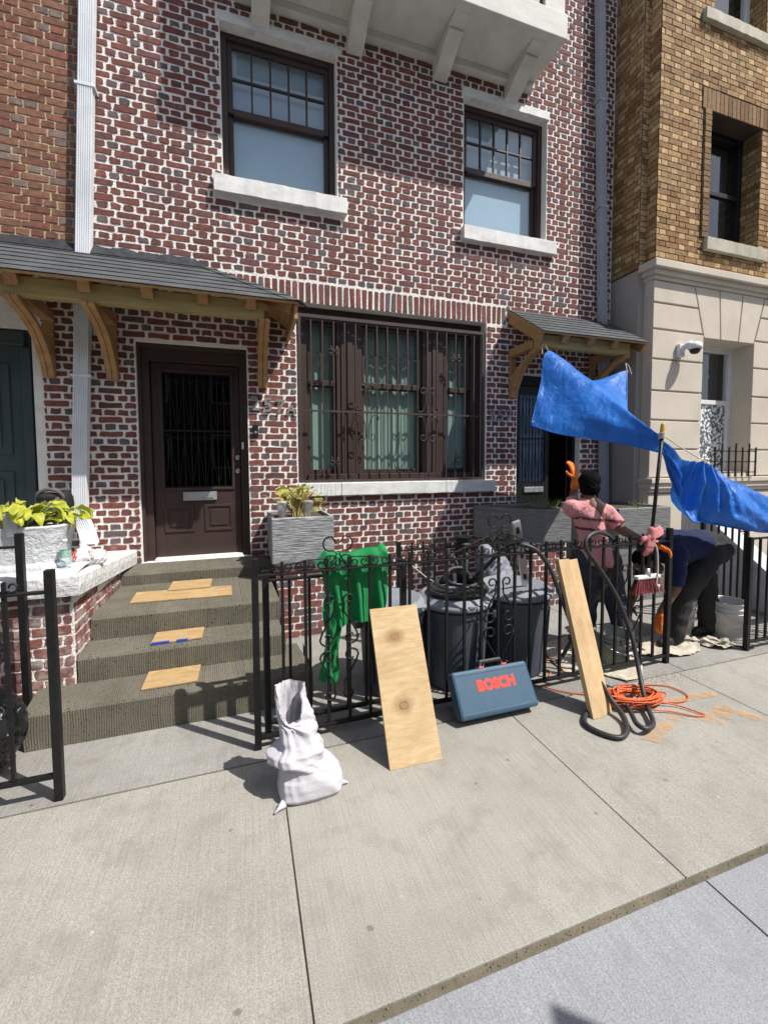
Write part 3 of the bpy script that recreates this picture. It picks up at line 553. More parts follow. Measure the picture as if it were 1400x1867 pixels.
# ================================================================== buff building on the right
FX, FY = 4.84, -.56; TB = lambda u, w_, d: (u, FY-d, w_)
tb = thing('apartment_building', (6.6, -.3, 0), 'buff brick apartment building with beige stone ground floor at right', 'building')
UW = (5.70, 6.66, 4.46, 6.02); UW2 = (5.70, 6.66, 7.17, 8.8); BW_ = (5.72, 6.68, 1.47, 3.21)
mb = wall(MB(), FX, 9, 4.05, 9.2, [UW, UW2], TB, .32); build('brick_wall', mb, 'dark_mortar', tb)
sr = []; x = UW[0]-.16
while x < UW[1]+.14: sr.append((x, x+.075, UW[3], UW[3]+.25)); x += .075
hood = (UW[0]-.16, sr[-1][1], UW[3], UW[3]+.25)
sb = [(UW[0]-.06, UW[1]+.12, UW[2]-.16, UW[2]), (UW2[0]-.2, UW2[1]+.12, UW2[2]-.14, UW2[2])]
lay(tb, courses(FX, 7.6, 4.05, 9.2, [UW, UW2, hood]+sb, .068, .215, 'flemish', 21), (.011, .011), TB, 'buff_brick', buff_tint, 22, .35)
lay(tb, sr, (.010, .008), lambda u, w_, d: (u, FY-d-.012, w_), 'buff_brick', lambda g, s: tuple(c*.7 for c in buff_tint(g, True)), 23, .35, name='soldier_brick')
# window surround band, raised
lay(tb, [(UW[0]-.12, UW[0]-.005, UW[2]+.068*k, UW[2]+.068*(k+1)) for k in range(23)], (.010, .010), lambda u, w_, d: (u, FY-d-.022, w_), 'buff_brick', lambda g, s: tuple(c*.8 for c in buff_tint(g, True)), 24, .35, name='surround_brick')
mb = MB(); mb.box(UW[0]-.13, UW[0]-.001, FY-.018, FY-.001, UW[2], UW[3]); build('surround', mb, 'dark_mortar', tb)
# jamb bricks of the upper openings
for o_ in (UW, UW2):
    TJ = lambda u, w_, d: (o_[1]-d, FY+u, w_); lay(tb, courses(.0, .3, o_[2], o_[3], [], .068, .215, 'flemish', 25), (.011, .011), TJ, 'buff_brick', lambda g, s: tuple(c*.8 for c in buff_tint(g, s)), 26, .3, keep=60, name='jamb_brick', flip=False)
# side return
TS = lambda u, w_, d: (4.74-d, -u, w_); mb = wall(MB(), 0, .42, -.1, 4.0, [], TS, .1); build('stucco_wall', mb, 'beige_stucco', tb)
mb = wall(MB(), 0, .42, 4.0, 9.2, [], TS, .1); build('return_wall', mb, 'dark_mortar', tb); lay(tb, courses(0, .42, 4.02, 9.2, [], .068, .215, 'flemish', 27), (.011, .011), TS, 'buff_brick', buff_tint, 28, .35, keep=180)
T2 = lambda u, w_, d: (u, -.42-d, w_); mb = wall(MB(), 4.74, FX, -.1, 9.2, [], T2, .1); build('return_wall', mb, 'dark_mortar', tb); lay(tb, courses(4.742, FX-.002, 4.05, 9.2, [], .068, .215, 'flemish', 29), (.008, .011), T2, 'buff_brick', buff_tint, 30, .3, keep=80)
mb = MB(); mb.box(4.7405, FX-.002, -.425, -.4, -.1, 4.05); build('return_stucco', mb, 'beige_stucco', tb)
T3 = lambda u, w_, d: (FX-d, -.42-u, w_); mb = wall(MB(), 0, .14, 4.05, 9.2, [], T3, .1); build('return_wall', mb, 'dark_mortar', tb); lay(tb, courses(0, .138, 4.05, 9.2, [], .068, .215, 'english', 31), (.008, .011), T3, 'buff_brick', buff_tint, 32, .3, keep=80)
# rusticated stone base
mb = wall(MB(), FX+.02, 9, -.1, 4.0, [BW_], lambda u, w_, d: (u, FY+.025-d, w_), .3); build('stone_backing', mb, 'beige_stone', tb)
mb = MB(); mb.box(FX-.0015, 4.95, FY+.0255, -.41, -.1, 4.0); build('stone_return', mb, 'beige_stone', tb)
rows = [.05, .63, 1.21, 1.405, 1.77, 2.135, 2.50, 2.89, 3.256, 3.575, 3.85]
def block(poly, y0=FY, y1=FY+.07, name='stone_block', mat='beige_stone'):
    mb = MB(); mb.prism(poly, lambda a, b: (a, y0, b), lambda a, b: (a, y1, b)); return fixn(build(name, mb, mat, tb, bev=.007))
g = .011; lx = lambda z: 5.72-(z-3.21)*(.19/.645); rx = lambda z: 6.68+(z-3.21)*(.19/.645)
for i, (a, b) in enumerate(zip(rows, rows[1:])):
    a += g; b -= g
    if i == 2: continue
    if i < 2: block([(FX, a), (6.2-g, a), (6.2-g, b), (FX, b)]); block([(6.2+g, a), (7.6, a), (7.6, b), (6.2+g, b)]); continue
    if b <= 3.25: e0 = e1 = 5.716; h0 = h1 = 6.684
    else: e0, e1, h0, h1 = lx(max(a, 3.21))-g, lx(b)-g, rx(max(a, 3.21))+g, rx(b)+g
    block([(FX, a), (e0, a), (e1, b), (FX, b)]); block([(h0, a), (7.7, a), (7.7, b), (h1, b)])
vb = [5.72, 6.03, 6.37, 6.68]; vt = [5.53, 5.985, 6.43, 6.87]
for k in range(3): block([(vb[k]+g*.8, 3.215), (vb[k+1]-g*.8, 3.215), (vt[k+1]-g*.8, 3.845), (vt[k]+g*.8, 3.845)], name='voussoir')
for (z0, z1, p) in ((3.85, 3.90, .02), (3.90, 3.96, .055), (3.96, 4.05, .10)):
    mb = MB(); mb.box(FX-p, 9, FY-p, -.41, z0, z1); build('cornice', mb, 'beige_stone', tb, bev=.008)
mb = MB(); mb.box(FX-.03, 9, FY-.07, -.41, 1.34, 1.40).box(FX-.02, 9, FY-.045, -.411, 1.27, 1.34).box(FX-.01, 9, FY-.02, -.412, 1.22, 1.27); build('water_table', mb, 'beige_stone', tb, bev=.006)
def tb_window(rect, depth, fm, split, low=None, name='window'):
    x0, x1, z0, z1 = rect; y = FY+depth; f = .07; mb = MB(); mb.box(x0, x0+f, y, y+.08, z0, z1).box(x1-f, x1, y, y+.08, z0, z1).box(x0+f, x1-f, y, y+.08, z1-f, z1).box(x0+f, x1-f, y, y+.08, z0, z0+f*.8)
    wv = build(name, mb, fm, tb, bev=.004); zs = z0+(z1-z0)*split; mb = MB(); mb.box(x0+f, x1-f, y+.01, y+.06, zs-.03, zs+.03); build('meeting_rail', mb, fm, wv, bev=.004)
    for r_, s_, m_ in ((z0+f*.8, zs-.03, low or 'pane_clear'), (zs+.03, z1-f, 'pane_clear')):
        mb = MB(); mb.add([(x0+f, y+.04, r_), (x1-f, y+.04, r_), (x1-f, y+.04, s_), (x0+f, y+.04, s_)], [(0, 1, 2, 3)]); build('pane', mb, m_, wv)
    mb = MB(); mb.add([(x0, y+.2, z0), (x1, y+.2, z0), (x1, y+.2, z1), (x0, y+.2, z1)], [(0, 1, 2, 3)]); build('blind', mb, 'room_shade', wv)
    mb = MB(); X0, X1, Y0, Y1, Z0, Z1 = x0-.03, x1+.03, y+.081, y+.5, z0-.03, z1+.03; mb.add([(X0, Y0, Z0), (X1, Y0, Z0), (X1, Y0, Z1), (X0, Y0, Z1), (X0, Y1, Z0), (X1, Y1, Z0), (X1, Y1, Z1), (X0, Y1, Z1)], [(4, 5, 6, 7), (0, 4, 7, 3), (1, 2, 6, 5), (0, 1, 5, 4), (3, 7, 6, 2)]); build('room', mb, 'dark_room', wv)
    return wv
m_, t_, b_ = nt('frosted_pane'); b_.inputs['Roughness'].default_value = .25; _g = N(t_, 'ShaderNodeNewGeometry'); _v = N(t_, 'ShaderNodeTexNoise'); _v.inputs['Scale'].default_value = 24; _v.inputs['Detail'].default_value = 3; L(t_, _g, 'Position', _v, 'Vector')
_r = ramp_n(t_, _v, 0, [(.49, (.10, .12, .13)), (.53, (.75, .78, .80))]); L(t_, _r, 0, b_, 'Base Color')
M('room_shade', (.10, .11, .12), .9, (.05, .055, .06), 3, stretch=(6, 1, 1))
tb_window(BW_, .26, 'white_frame', .56, 'frosted_pane'); tb_window(UW, .22, 'black_frame', .5); tb_window(UW2, .2, 'white_frame', .5)
stone_bar('sill', UW[0]-.06, UW[1]+.12, FY-.06, UW[2]-.155, UW[2]-.001, tb, 'limestone_sill', FY+.2); stone_bar('sill', UW2[0]-.2, UW2[1]+.12, FY-.06, UW2[2]-.135, UW2[2]-.001, tb, 'limestone_sill', FY+.2)
# iron window guard
wg = thing('window_guard', (6.1, FY-.1, 1.47), 'low black iron guard in front of the beige building\'s ground floor window', 'window guard')
for k in range(7): mb = MB(); xx = 5.84+.13*k; mb.box(xx-.008, xx+.008, FY-.12, FY-.104, 1.405, 1.80+(.05 if k in (1, 3, 5) else 0)); build('bar', mb, 'iron', wg)
for zz in (1.46, 1.60, 1.74): mb = MB(); mb.box(5.80, 6.66, FY-.104, FY-.092, zz, zz+.012); build('rail', mb, 'iron', wg)
# security camera
sc = thing('security_camera', (5.3, FY, 3.0), 'white dome security camera on the beige stone wall', 'security camera')
mb = MB(); mb.box(5.235, 5.33, FY-.05, FY+.001, 2.93, 3.09); build('base_plate', mb, 'white_frame', sc, bev=.01)
mb = MB(); mb.tube([(5.28, FY-.03, 3.0), (5.29, FY-.06, 3.04), (5.31, FY-.10, 3.07), (5.34, FY-.14, 3.08)], .035, 12); build('arm', mb, 'white_frame', sc, smooth=True)
mb = MB(); mb.lathe([(.001, .06), (.05, .056), (.072, .036), (.08, .0), (.078, -.024), (.068, -.026)], (5.36, FY-.15, 3.03), 24); build('housing', mb, 'white_frame', sc, smooth=True)
mb = MB(); mb.lathe([(.062, -.027), (.056, -.056), (.036, -.08), (.001, -.088)], (5.36, FY-.15, 3.03), 20); build('dome', mb, 'bell_black', sc, smooth=True)
# ================================================================== canopies
def canopy(name, x0, x1, hip, zt, ze, yo, label, rafters, braces, beam_x, tarline):
    th = thing(name, ((x0+x1)/2, 0, ze), label, 'canopy'); sl_len = math.hypot(yo, zt-ze); n = 7
    nrm = Vector((0, -(zt-ze), -yo)).normalized()*1.0; nrm = Vector((0, -(zt-ze)/sl_len, -yo/sl_len))
    P = lambda x, t, o=0: Vector((x, yo*t, zt+(ze-zt)*t)) + nrm*o
    xr = (lambda t: (x1-hip)+hip*t) if hip else (lambda t: x1)
    mb = MB(); vs = [P(x0, 0, -.022), P(xr(0), 0, -.022), P(xr(1)-.01, 1, -.022), P(x0, .99, -.022), P(x0, 0, -.003), P(xr(0), 0, -.003), P(xr(1)-.01, 1, -.003), P(x0, .99, -.003)]
    mb.add(vs, [(0, 3, 2, 1), (4, 5, 6, 7), (0, 1, 5, 4), (1, 2, 6, 5), (2, 3, 7, 6), (3, 0, 4, 7)])
    if hip: A, B, C = P(xr(0), 0, -.01), P(x1, 1, -.01), Vector((x1, .0, ze)); mb.add([A, B, C, A-Vector((0, 0, .02)), B-Vector((0, 0, .02)), C-Vector((0, 0, .02))], [(0, 1, 2), (5, 4, 3), (0, 3, 4, 1), (1, 4, 5, 2), (2, 5, 3, 0)])
    fixn(build('roof_deck', mb, 'roof_board', th))
    for k in range(n):
        t0, t1 = k/n, (k+1)/n+.012; wd = .305; x = x0 - (wd*(.0, .5, .25, .75, .1, .6, .35)[k % 7]); lim0, lim1 = xr(t0), xr(min(t1, 1.0))
        while x < max(lim0, lim1):
            a, b = max(x, x0)+.0015, x+wd-.0015; b0, b1 = min(b, lim0), min(b, lim1)
            if b1-a > .02:
                b0 = max(b0, a+.004); e = rnd.uniform(-.003, .003); oo = rnd.uniform(0, .001); mb = MB()
                mb.add([P(a, t0, .001), P(b0, t0, .001), P(b1, t1+e, .0055+oo), P(a, t1+e, .0055+oo), P(a, t0, .0035), P(b0, t0, .0035), P(b1, t1+e, .0105+oo), P(a, t1+e, .0105+oo)], [(0, 3, 2, 1), (4, 5, 6, 7), (0, 1, 5, 4), (1, 2, 6, 5), (2, 3, 7, 6), (3, 0, 4, 7)]); build('shingle', mb, 'shingle', th)
            x += wd
    if hip:
        for k in range(n):      # ridge pieces down the hip
            t0, t1 = k/n, (k+1)/n+.03; mb = MB(); q = lambda t, s, o: P(xr(min(t, 1.01))+s, t, o) if s <= 0 else Vector((xr(min(t, 1.01))+s*.8, yo*t+s*.55, zt+(ze-zt)*t-s*.35+o))
            mb.add([q(t0, -.09, .008), q(t0, 0, .012), q(t0, .09, .008), q(t1, -.09, .016), q(t1, 0, .021), q(t1, .09, .016)], [(0, 1, 4, 3), (1, 2, 5, 4)]); build('ridge_shingle', mb, 'shingle', th, solid=.004)
        for k in range(n):      # the end slope
            t0, t1 = k/n, (k+1)/n; mb = MB(); E = lambda t, s: Vector((xr(0)+hip*t+.012, yo*t*(1-s), zt+(ze-zt)*t+.006)); mb.add([E(t0, 0), E(t0, 1), E(t1, 1), E(t1, 0)], [(0, 1, 2, 3)]); build('shingle', mb, 'shingle', th, solid=.006)
    # bead of roofing tar along the wall
    if tarline:
        mb = MB(); m = 90; mb.grid(lambda u, v: (x0+(xr(0)+.03-x0)*u, -.004-.10*v+.012*math.sin(v*PI), zt+.055*(1-v)*(1+.6*mnoise.noise(Vector((u*26, 0, 3)))) - .055*v+.006+.012*math.sin(v*PI)*(1+mnoise.noise(Vector((u*40, v*4, 1))))), m, 6); build('tar_flashing', mb, 'tar', th, smooth=True)
    bz, by = ze-.135, yo+.16; x0b, x1b = beam_x
    mb = MB(); mb.box(x0b, x1b, by-.045, by+.045, bz, bz+.14); build('beam', mb, 'treated_pine', th, bev=.006)
    for xx in rafters:
        ts = max(0, (xx-(x1-hip))/hip+.12) if hip else 0; mb = MB(); a = P(xx, ts, -.07); b = P(xx, .965, -.07); mb.beam(a, b, .085, .09, (0, 0, 1)); build('rafter', mb, 'rafter_end', th, bev=.004)
    if hip: mb = MB(); mb.beam(P(xr(0), 0, -.075), P(xr(1)-.05, .97, -.075), .07, .09); build('rafter', mb, 'rafter_end', th, bev=.004); mb = MB(); mb.box(x1-.04, x1-.012, yo+.02, -.002, ze-.14, ze-.02); build('fascia', mb, 'roof_board', th)
    else:
        for xx in (x0+.02, x1-.02):
            mb = MB(); mb.beam(P(xx, .0, -.075), P(xx, .985, -.075), .035, .12); build('fascia', mb, 'cedar', th, bev=.003)
    for xx in braces:
        zw = bz-.475; pts_o = []; pts_i = []
        for k in range(11):                      # ogee knee brace, outer and inner edge
            t = k/10; yo_ = -.035-(-by-.02)*(t**1.7); zo_ = zw + (bz-zw-.0)*(t**.72)
            d = .045+.02*math.sin(t*PI*2.2); pts_o.append((yo_-d*.75, zo_-d*.5)); pts_i.append((min(yo_+d*.6, -.004), zo_+d*.45 if t < .9 else zo_-.002))
        pts_o = [(q[0], min(q[1], bz-.002)) for q in pts_o]; pts_i = [(q[0], min(q[1], bz-.002)) for q in pts_i]
        poly = pts_o + [(by-.06, bz-.002), (by+.05, bz-.002)] + list(reversed(pts_i[:-1]))
        for s in (-1, 1):
            mb = MB(); mb.prism(poly, lambda a, b: (xx+.002*s+(0 if s > 0 else -.043), a, b), lambda a, b: (xx+.002*s+(.043 if s > 0 else 0), a, b)); fixn(build('brace', mb, 'cedar', th, bev=.003))
        mb = MB(); mb.box(xx-.044, xx+.044, by+.0455, -.003, bz+.005, bz+.10); build('arm', mb, 'cedar', th, bev=.004)
        mb = MB(); mb.box(xx-.04, xx+.04, -.032, -.002, zw-.02, bz+.004); build('wall_plate', mb, 'cedar', th, bev=.004)
    return th
canopy('door_canopy', -3.6, .50, .82, 3.53, 3.01, -.78, 'long dark shingled canopy on timber brackets over the brown door', (-2.5, -2.0, -1.58, -1.12, -.69, -.28, .1), (-2.6, -1.6, -1.11, .215), (-3.5, .21), True)
canopy('door_canopy', 3.14, 4.66, 0, 3.485, 3.04, -.66, 'small dark shingled canopy over the right doorway', (3.5, 3.86, 4.22), (3.2, 4.44), (3.17, 4.5), False)
# ================================================================== stoop
stoop = thing('stoop', (-.35, -.9, 0), 'brown concrete stoop with four freshly scratch coated steps below the brown door', 'steps')
def comb_step(x0, x1, yf, yb, z0, z1, name='step'):
    """riser and tread whose fresh cement is combed into ridges 7 mm apart"""
    mb = MB(); n = int((x1-x0)/.0065); rg = random.Random(int(yf*1000)); vs = []
    for i in range(n+1):
        x = x0+(x1-x0)*i/n; o = (.0019*(1 if i % 2 else -1)+rg.uniform(-.0014, .0014))*(.6+.7*abs(mnoise.noise(Vector((x*6, yf*3, 1))))); lean = .006*math.sin(x*9+yf*5); 
        rows = [(x, yf+o, z0), (x+lean, yf+o*rg.uniform(.7, 1.2), (z0+z1)/2), (x+.003, yf+o, z1-.02), (x, yf+.012, z1-.004+o*.5), (x-.01, yf+.05, z1+o*.9), (x-.03+lean, (yf+yb)/2, z1+o), (x-.05, yb, z1+o)]
        vs += rows
    m = 7; mb.add(vs, [(i*m+k, (i+1)*m+k, (i+1)*m+k+1, i*m+k+1) for i in range(n) for k in range(m-1)])
    a = len(mb.v); mb.add([(x0, yf, z0), (x0, yb, z0), (x0, yb, z1), (x0, yf, z1-.003)], [(0, 1, 2, 3)]); mb.add([(x1, yf, z0), (x1, yb, z0), (x1, yb, z1), (x1, yf, z1-.003)], [(3, 2, 1, 0)])
    o = build(name, mb, 'scratch_cement', stoop); return o
comb_step(-1.19, .42, -1.78, -1.30, -.002, .213); comb_step(-1.02, .27, -1.475, -1.0, .19, .38); comb_step(-1.02, .26, -1.20, -.30, .36, .545); comb_step(-1.06, .26, -.40, .06, .52, .652)
# left brick wing wall with white painted cap
wing = thing('wing_wall', (-1.6, -.8, 0), 'low brick stoop wall with a thick white painted cap left of the steps', 'wall')
WX, WY = -1.03, -1.47; capz = lambda y: .925-.135*(1-y/WY)
mb = MB(); mb.add([(-2.3, WY, -.05), (WX, WY, -.05), (WX, WY, .80), (-2.3, WY, .80), (WX, -.001, -.05), (WX, -.001, .66)], [(0, 1, 2, 3), (1, 4, 5, 2)]); build('core', mb, 'white_mortar', wing)
wing_t = lambda g, s: tuple(c*1.15 for c in red_tint(g, s))
lay(wing, courses(-2.3, WX-.002, .0, .795, [], CH, PT, 'english', 41), (.017, .016), lambda u, w_, d: (u, WY-d, w_), 'worn_brick', wing_t, 42)
lay(wing, [r for r in courses(0, -WY-.002, .20, .79, [], CH, PT, 'english', 43) if r[3] < .79-.135*(1-r[0]/-WY)-.005], (.017, .016), lambda u, w_, d: (WX+d, -u, w_), 'worn_brick', wing_t, 44, flip=True)
mb = MB()
cx0, cx1, cy0, cy1 = -2.35, WX+.05, WY-.06, .0; nx, ny = 40, 44; prof = [(0, -.135), (-.004, -.07), (0, -.02), (.014, 0)]
ring = [(cx0, cy0), (cx1, cy0), (cx1, cy1)]; vs = []; cnt = 0
path = [(cx0+(cx1-cx0)*i/nx, cy0, 0, -1) for i in range(nx)] + [(cx1, cy0, .7, -.7)] + [(cx1, cy0+(cy1-cy0)*i/ny, 1, 0) for i in range(1, ny+1)]
for (px_, py_, nx_, ny_) in path:
    for (ins, dz) in prof + [(.25, .002), (.6, .003)]:
        q = Vector((px_-nx_*ins, py_-ny_*ins, capz(py_)+dz)); nn = mnoise.fractal(q*14, 1, 2, 3)*.006; vs.append((min(q.x+nx_*nn, cx1+.02), min(q.y+ny_*nn, -.001), q.z+nn*.6))
m = len(prof)+2; mb.add(vs, [(i*m+k, (i+1)*m+k, (i+1)*m+k+1, i*m+k+1) for i in range(len(path)-1) for k in range(m-1)]); mb.add([(cx0, -1.0, capz(-1)), (-1.55, -1.0, capz(-1)), (-1.55, -.001, capz(0)), (cx0, -.001, capz(0))], [(0, 1, 2, 3)])
mb.add([(px_-nx_*.0, py_, capz(py_)-.135) for px_, py_, nx_, ny_ in (path[0], path[nx], path[-1])] + [(cx0, -.001, capz(0)-.135)], [(0, 3, 2, 1)])
build('cap', mb, 'cap_white', wing, smooth=False)
# right pedestal and stone planter
ped = thing('brick_pedestal', (.53, -.4, 0), 'brick pedestal under the grey stone planter right of the brown steps', 'pedestal')
PX0, PX1, PY = .275, .80, -.66; mb = MB(); mb.box(PX0, PX1, PY, -.001, -.05, .70); build('core', mb, 'white_mortar', ped)
lay(ped, courses(PX0, PX1, .0, .69, [], CH, PT, 'english', 51), (.017, .016), lambda u, w_, d: (u, PY-d, w_), 'red_brick', wing_t, 52); lay(ped, courses(0, -PY, .0, .69, [], CH, PT, 'english', 53), (.017, .016), lambda u, w_, d: (PX0-d, -u, w_), 'red_brick', wing_t, 54)
def planter(name, poly, z0, z1, mat, label, inset=.05):
    th = thing(name, (poly[0][0], poly[0][1], z0), label, 'planter'); n = len(poly); c = Vector((sum(p[0] for p in poly)/n, sum(p[1] for p in poly)/n, 0)); mb = MB()
    ins = [((Vector((p[0], p[1], 0))-c)*(1-inset*2.2)+c) for p in poly]
    vs = [(p[0], p[1], z0) for p in poly] + [(p[0], p[1], z1) for p in poly] + [(q.x, q.y, z1) for q in ins] + [(q.x, q.y, z1-.06) for q in ins]
    fs = [tuple(reversed(range(n)))] + [(i, (i+1) % n, n+(i+1) % n, n+i) for i in range(n)] + [(n+i, n+(i+1) % n, 2*n+(i+1) % n, 2*n+i) for i in range(n)] + [(2*n+i, 2*n+(i+1) % n, 3*n+(i+1) % n, 3*n+i) for i in range(n)]
    mb.add(vs, fs); build('box', mb, mat, th, bev=.012); mb = MB(); mb.add([(q.x, q.y, z1-.035) for q in ins], [tuple(range(n))]); build('soil', mb, 'soil', th); return th
planter('stone_planter', [(.235, -.70), (.80, -.70), (.80, -.02), (.235, -.02)], .70, 1.12, 'planter_stone', 'grey striated stone planter holding a dried plant and two cups')
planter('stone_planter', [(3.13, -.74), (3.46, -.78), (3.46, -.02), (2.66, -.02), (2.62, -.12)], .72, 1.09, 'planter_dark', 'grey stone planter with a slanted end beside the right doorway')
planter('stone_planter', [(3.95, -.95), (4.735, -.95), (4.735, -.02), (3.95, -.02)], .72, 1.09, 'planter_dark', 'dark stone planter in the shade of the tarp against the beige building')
pd2 = thing('brick_pedestal', (3.1, -.4, 0), 'shaded brick pedestal under the slanted planter behind the trash cans', 'pedestal')
mb = MB(); mb.box(2.9, 3.46, -.70, -.001, -.05, .719); build('core', mb, 'white_mortar', pd2)
lay(pd2, courses(2.9, 3.46, .0, .71, [], CH, PT, 'english', 55), (.017, .016), lambda u, w_, d: (u, -.70-d, w_), 'red_brick', wing_t, 56); lay(pd2, courses(0, .70, .0, .71, [], CH, PT, 'english', 57), (.017, .016), lambda u, w_, d: (2.9-d, -u, w_), 'red_brick', wing_t, 58)
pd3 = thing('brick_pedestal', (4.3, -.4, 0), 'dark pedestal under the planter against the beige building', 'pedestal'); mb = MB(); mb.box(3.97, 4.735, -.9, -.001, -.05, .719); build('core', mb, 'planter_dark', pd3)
st2 = thing('stoop', (3.7, -.5, 0), 'short flight of steps up to the right doorway, mostly hidden by the worker', 'steps')
for k in range(3): mb = MB(); mb.box(3.47, 3.94, -.75+.24*k, .05, -.002+.2*k, .2*(k+1)-.002); build('step', mb, 'old_concrete', st2, bev=.01)
# white cheek wall of the next stoop
chk = thing('stoop_wall', (5.3, -1.4, 0), 'white painted sloping stoop wall behind the bending worker', 'wall')
mb = MB(); mb.prism([(-.72, .0), (-.72, 1.06), (-.95, 1.0), (-2.05, .12), (-2.05, 0)], lambda a, b: (5.2, a, b-.002), lambda a, b: (5.4, a, b-.002)); fixn(build('cheek', mb, 'stucco_white', chk, bev=.01)); mb = MB(); mb.beam((5.3, -.90, 1.05), (5.3, -2.08, .10), .26, .05); build('coping', mb, 'stucco_white', chk, bev=.008)
# ================================================================== THINGS ON THE STREET
M('can_plastic', (.05, .064, .084), .5, (.066, .082, .10), 5, .06, 120, spec=.4); M('can_lid', (.17, .19, .215), .55, (.22, .24, .265), 5, .08, 80)
M('rubber', (.02, .021, .022), .5, (.035, .035, .036), 14, .15, 120); M('orange_cord', (.62, .13, .035), .5, (.52, .10, .03), 12); M('white_cloth', (.50, .49, .52), .95, (.43, .42, .45), 5, .45, 24, bdist=.01); M('grey_plastic', (.22, .23, .27), .5, (.15, .16, .19), 6, .8, 12, bdist=.02); M('drop_cloth', (.50, .46, .38), .95, (.36, .32, .25), 6, .5, 45)
M('green_cloth', (.012, .22, .066), .95, (.009, .17, .05), 6, .25, 90); M('case_blue', (.030, .075, .125), .5, (.038, .088, .14), 6, .15, 220, spec=.4, speck=(.11, .14, .17), speck_s=60, speck_p=(.68, .73)); M('case_red', (.58, .045, .03), .5, (.48, .05, .035), 9); M('case_grey', (.09, .09, .095), .5)
M('bag_black', (.008, .008, .009), .28, (.014, .014, .016), 5, .5, 18, spec=.6, bdist=.02); M('yellow_tip', (.52, .36, .07), .5); M('burgundy_bristle', (.22, .045, .05), .8, (.15, .03, .035), 30); M('rope', (.62, .60, .55), .9); M('bucket_white', (.58, .58, .57), .5, (.40, .40, .39), 5, .1, 40, con=(.4, .75)); M('bucket_grime', (.30, .34, .32), .55, (.16, .17, .15), 7, .3, 40); M('cement', (.26, .24, .21), .95)
M('glove_pink', (.58, .22, .22), .9, (.48, .17, .17), 9, .3, 60); M('glove_orange', (.78, .19, .02), .8, (.68, .15, .015), 9, .3, 60); M('red_plastic', (.45, .03, .03), .4); M('grey_plug', (.05, .05, .055), .5)
def tarp_mat():
    m, t, b = nt('tarp_blue'); b.inputs['Roughness'].default_value = .42; b.inputs['Specular IOR Level'].default_value = .45
    mp = coords(t); n = noise_n(t, mp, 3.0, 8, .7); r = ramp_n(t, n, 0, [(.3, (.012, .11, .46)), (.6, (.022, .19, .66)), (.8, (.07, .28, .72))])
    n2 = noise_n(t, mp, 6, 9, .75); r2 = ramp_n(t, n2, 0, [(.56, (0, 0, 0)), (.76, (.35, .35, .35))]); mx = mix_n(t, r2, 0, r, 0, (.12, .15, .19), 0); L(t, mx, 2, b, 'Base Color')
    n3 = noise_n(t, coords(t, (1, 1, .6)), 9, 7, .6); n3.inputs['Distortion'].default_value = .5; bump_n(t, b, n3, 0, .55, .05)
    o = t.nodes['Material Output']; tl = N(t, 'ShaderNodeBsdfTranslucent'); L(t, mx, 2, tl, 0); ms = N(t, 'ShaderNodeMixShader'); ms.inputs[0].default_value = .25; L(t, b, 0, ms, 1); L(t, tl, 0, ms, 2); L(t, ms, 0, o, 0)
tarp_mat()
